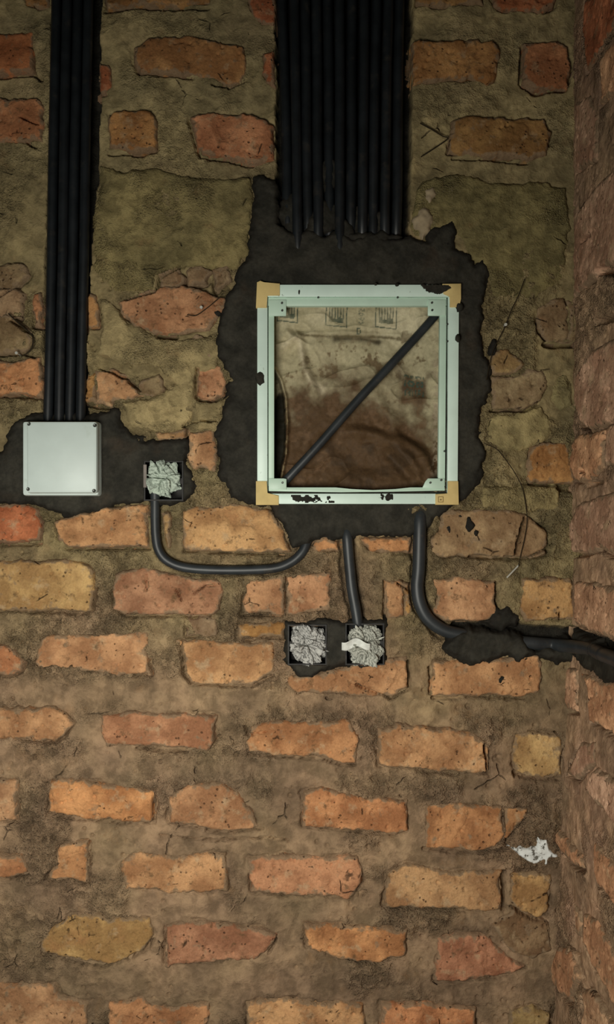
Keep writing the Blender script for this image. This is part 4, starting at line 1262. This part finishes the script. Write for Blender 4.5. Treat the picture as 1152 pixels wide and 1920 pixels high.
sb1 = socket_box((270, 864, 344, 939), 'dark flush socket box between the white junction box and the metal enclosure')
rm = bmesh.new()
prism(rm, px_rect(269, 871, 275, 914, -0.012), -0.012, -0.0102, 0.0005)
strip = adopt(bm_obj('edge_strip', rm, plain('chalky_grey_box_edge', (0.23, 0.20, 0.18), 0.8, 0.2)), sb1)
strip['label'] = 'chalky grey left edge'
socket_box((540, 1171, 613, 1247), 'left one of the two paired dark socket boxes below the enclosure')
socket_box((648, 1169, 721, 1247), 'right one of the two paired dark socket boxes below the enclosure')


def crumple(c, ru, rv, depth, seed, label, base, inkc, kind):
    bm = bmesh.new()
    bmesh.ops.create_icosphere(bm, subdivisions=6, radius=1.0)
    rs = random.Random(seed)
    planes = []
    for k in range(34):
        d = Vector((rs.gauss(0, 1), rs.gauss(0, 1), rs.gauss(0, 1))).normalized()
        planes.append((d, rs.uniform(0.80, 1.04)))
    off = Vector((seed * 3.7, seed * 1.3, seed * 2.1))
    cols = []
    for v in bm.verts:
        d = v.co.normalized()
        box = (abs(d.x) ** 4 + abs(d.y) ** 4 + abs(d.z) ** 4) ** -0.25
        h = box * 0.97
        for n, o_ in planes:
            t = n.dot(d)
            if t > 0.2:
                h = min(h, o_ * 1.08 / t)
        w = d * (1.75 if kind == 0 else 1.95) + off
        w = w + mnoise.noise_vector(w * 0.9) * 0.45
        ds, pt = mnoise.voronoi(w)
        c0 = mnoise.cell_vector(pt[0] * 7.31 + Vector((3, 1, 2)))
        tilt = c0.dot(w - pt[0])
        crease = ds[1] - ds[0]
        h *= 0.93 + 0.30 * tilt + 0.10 * (c0.x) - 0.20 * math.exp(-(crease / 0.07) ** 2)
        w2 = w * 2.6 + Vector((5, 8, 1))
        d2, p2 = mnoise.voronoi(w2)
        c2_ = mnoise.cell_vector(p2[0] * 5.17 + Vector((1, 4, 9)))
        h *= 1.0 + (0.05 if kind == 0 else 0.07) * c2_.dot(w2 - p2[0]) - (0.03 if kind == 0 else 0.06) * math.exp(-((d2[1] - d2[0]) / 0.08) ** 2)
        dirn = c0.normalized() if c0.length > 0.01 else Vector((1, 0, 0))
        rowp = math.sin(dirn.dot(w) * (30 if kind else 20))
        glyph = mnoise.noise(w * 22)
        page = 1.0 if c0.y > (-0.3 if kind else 0.0) else 0.15
        k = (0.85 if rowp > 0.0 else 0.12) * (1.0 if glyph > -0.08 else 0.35) * page * (0.95 if kind else 0.75)
        shade = 1.0 + 0.22 * c0.z
        cols.append([(base[i] * (1 - k) + inkc[i] * k) * shade for i in range(3)])
        v.co = Vector((d.x * h * ru / 1000, d.y * h * depth / 1000, d.z * h * rv / 1000))
    me = bpy.data.meshes.new('crumpled_paper')
    bm.to_mesh(me)
    bm.free()
    at = me.attributes.new('tint', 'FLOAT_COLOR', 'POINT')
    at.data.foreach_set('color', np.concatenate([np.array(cols), np.ones((len(cols), 1))], 1).astype(np.float32).ravel())
    for p in me.polygons:
        p.use_smooth = True
    me.set_sharp_from_angle(angle=math.radians(35))
    me.materials.append(M_NEWS)
    o = link('crumpled_paper', me)
    o.location = c
    return tag(o, label, 'paper', 'paper wads plugging the socket boxes')


crumple(P(306.5, 898, -0.002), 32, 33, 24, 3, 'wad of grey-green folded paper stuffed in the single socket box', (0.44, 0.51, 0.435), (0.085, 0.115, 0.09), 0)
crumple(P(576.5, 1209, -0.002), 36, 37, 24, 8, 'grey crumpled newspaper stuffed in the left paired socket box', (0.45, 0.445, 0.42), (0.045, 0.045, 0.045), 1)
w3 = crumple(P(685, 1207, -0.002), 35, 38, 24, 14, 'crumpled newspaper with a white flap stuffed in the right paired socket box', (0.45, 0.455, 0.40), (0.045, 0.05, 0.04), 1)
# loose white flap of the third wad
fl = np.linspace(0, 1, 24)
gl = np.linspace(0, 1, 10)
F, Gd = np.meshgrid(fl, gl)
uu = 641 + F * 54
vv = 1212 + 3 * np.sin(F * 9) + (Gd - 0.5) * (17 - 8 * np.abs(F - 0.35)) - 5 * np.sin(F * 3.1)
yy = -0.027 - 0.006 * np.sin(F * 7 + 1) * (1 - Gd) + 0.004 * Gd - 0.004 * np.sin(F * 3.1)
k = (D + yy) / D
Xf, Zf = (uu - 576) / 1000 * k, (960 - vv) / 1000 * k
me = grid_mesh('paper_flap', Xf[::-1], yy[::-1], Zf[::-1], np.ones((9, 23), bool), M_NEWS, None, tuple(w3.location), {'tint': np.tile(np.array([0.68, 0.70, 0.66]), (10, 24, 1))})
fo = link('paper_flap', me, w3)
sm = fo.modifiers.new('thickness', 'SOLIDIFY')
sm.thickness = 0.0006
fo['label'] = 'white blank flap'


# ------------------------------------------------------------------ nails and building line
def nail(u, v, label, tip=None):
    bm = bmesh.new()
    R = __import__('mathutils').Matrix.Rotation(math.pi / 2, 3, 'X')
    bmesh.ops.create_cone(bm, cap_ends=True, segments=12, radius1=0.0031, radius2=0.0026, depth=0.0014)
    bmesh.ops.translate(bm, verts=bm.verts, vec=(0, 0, 0.0125))
    bmesh.ops.create_cone(bm, cap_ends=True, segments=10, radius1=0.0012, radius2=0.0014, depth=0.030, matrix=__import__('mathutils').Matrix.Translation((0, 0, -0.003)))
    bmesh.ops.rotate(bm, verts=bm.verts, cent=(0, 0, 0), matrix=R)
    o = bm_obj('nail', bm, M_NAIL, None, 40)
    if tip:
        o.rotation_euler = tip
    o.location = P(u, v, -0.006)
    return tag(o, label, 'nail')


nail(379, 579, 'round pale nail head in the pinkish brick left of the metal enclosure')
nail(35, 664, 'round pale nail head above the leftmost orange brick beside the left pipes')
nail(946, 611, 'round pale nail head on the dark line right of the enclosure')
bm = bmesh.new()
pa, pb = P(973, 1060, -0.010), P(951, 1083, -0.016)
nl = tube('nail', [pa, (pa + pb) / 2, pb], 0.0016, M_NAIL, sides=10, per=2)
tag(nl, 'long bright nail sticking out slantwise under the hanging line near the corner', 'nail')


def line(pts, label, r=0.0009, y=-0.0105):
    o = tube('building_line', [P(u, v, y + (0.0015 * math.sin(u * 0.7 + v))) for u, v in pts], r, M_STRING, sides=6, per=5)
    return tag(o, label, 'string')


line([(985, 522), (972, 556), (960, 580), (950, 606), (940, 628), (926, 655), (918, 685), (913, 712)], 'dark line hanging right of the enclosure past the round nail head', y=-0.0135)
line([(910, 832), (932, 842), (952, 866), (968, 890), (980, 915), (986, 945), (989, 975), (984, 1010), (977, 1040), (973, 1062)], 'long dark curving line ending at the slanting bright nail', y=-0.0135)
line([(351, 590), (366, 592), (380, 584), (398, 570), (414, 556)], 'short dark line looped at the nail head in the pinkish brick')
line([(788, 231), (812, 244), (830, 255), (840, 260), (818, 276), (790, 294)], 'thin dark twig bent in a hook beside the wide pipe run', 0.0012, -0.008)
line([(16, 588), (35, 606), (58, 626), (62, 640), (58, 655), (46, 666)], 'dark line on the stones at the left edge beside the pipes', 0.0014, -0.011)

# ------------------------------------------------------------------ white scrap in the corner hole
poly = [(955, 1585), (980, 1588), (1006, 1588), (1008, 1568), (1014, 1572), (1026, 1568), (1030, 1590), (1046, 1600), (1050, 1606), (1040, 1608), (1030, 1606), (1026, 1620), (1022, 1622), (1018, 1612), (1000, 1620), (985, 1612), (972, 1602)]
ab = ab_back(poly)
root = slab('white_scrap', ab, back_map, M_LIME, None, 9, 4, 10, 7701, res=1.2, jag=0.9, jagwl=9, rough=1.6)
tag(root, 'white speckled scrap of torn lime stuff lodged in the hole near the corner', 'scrap')
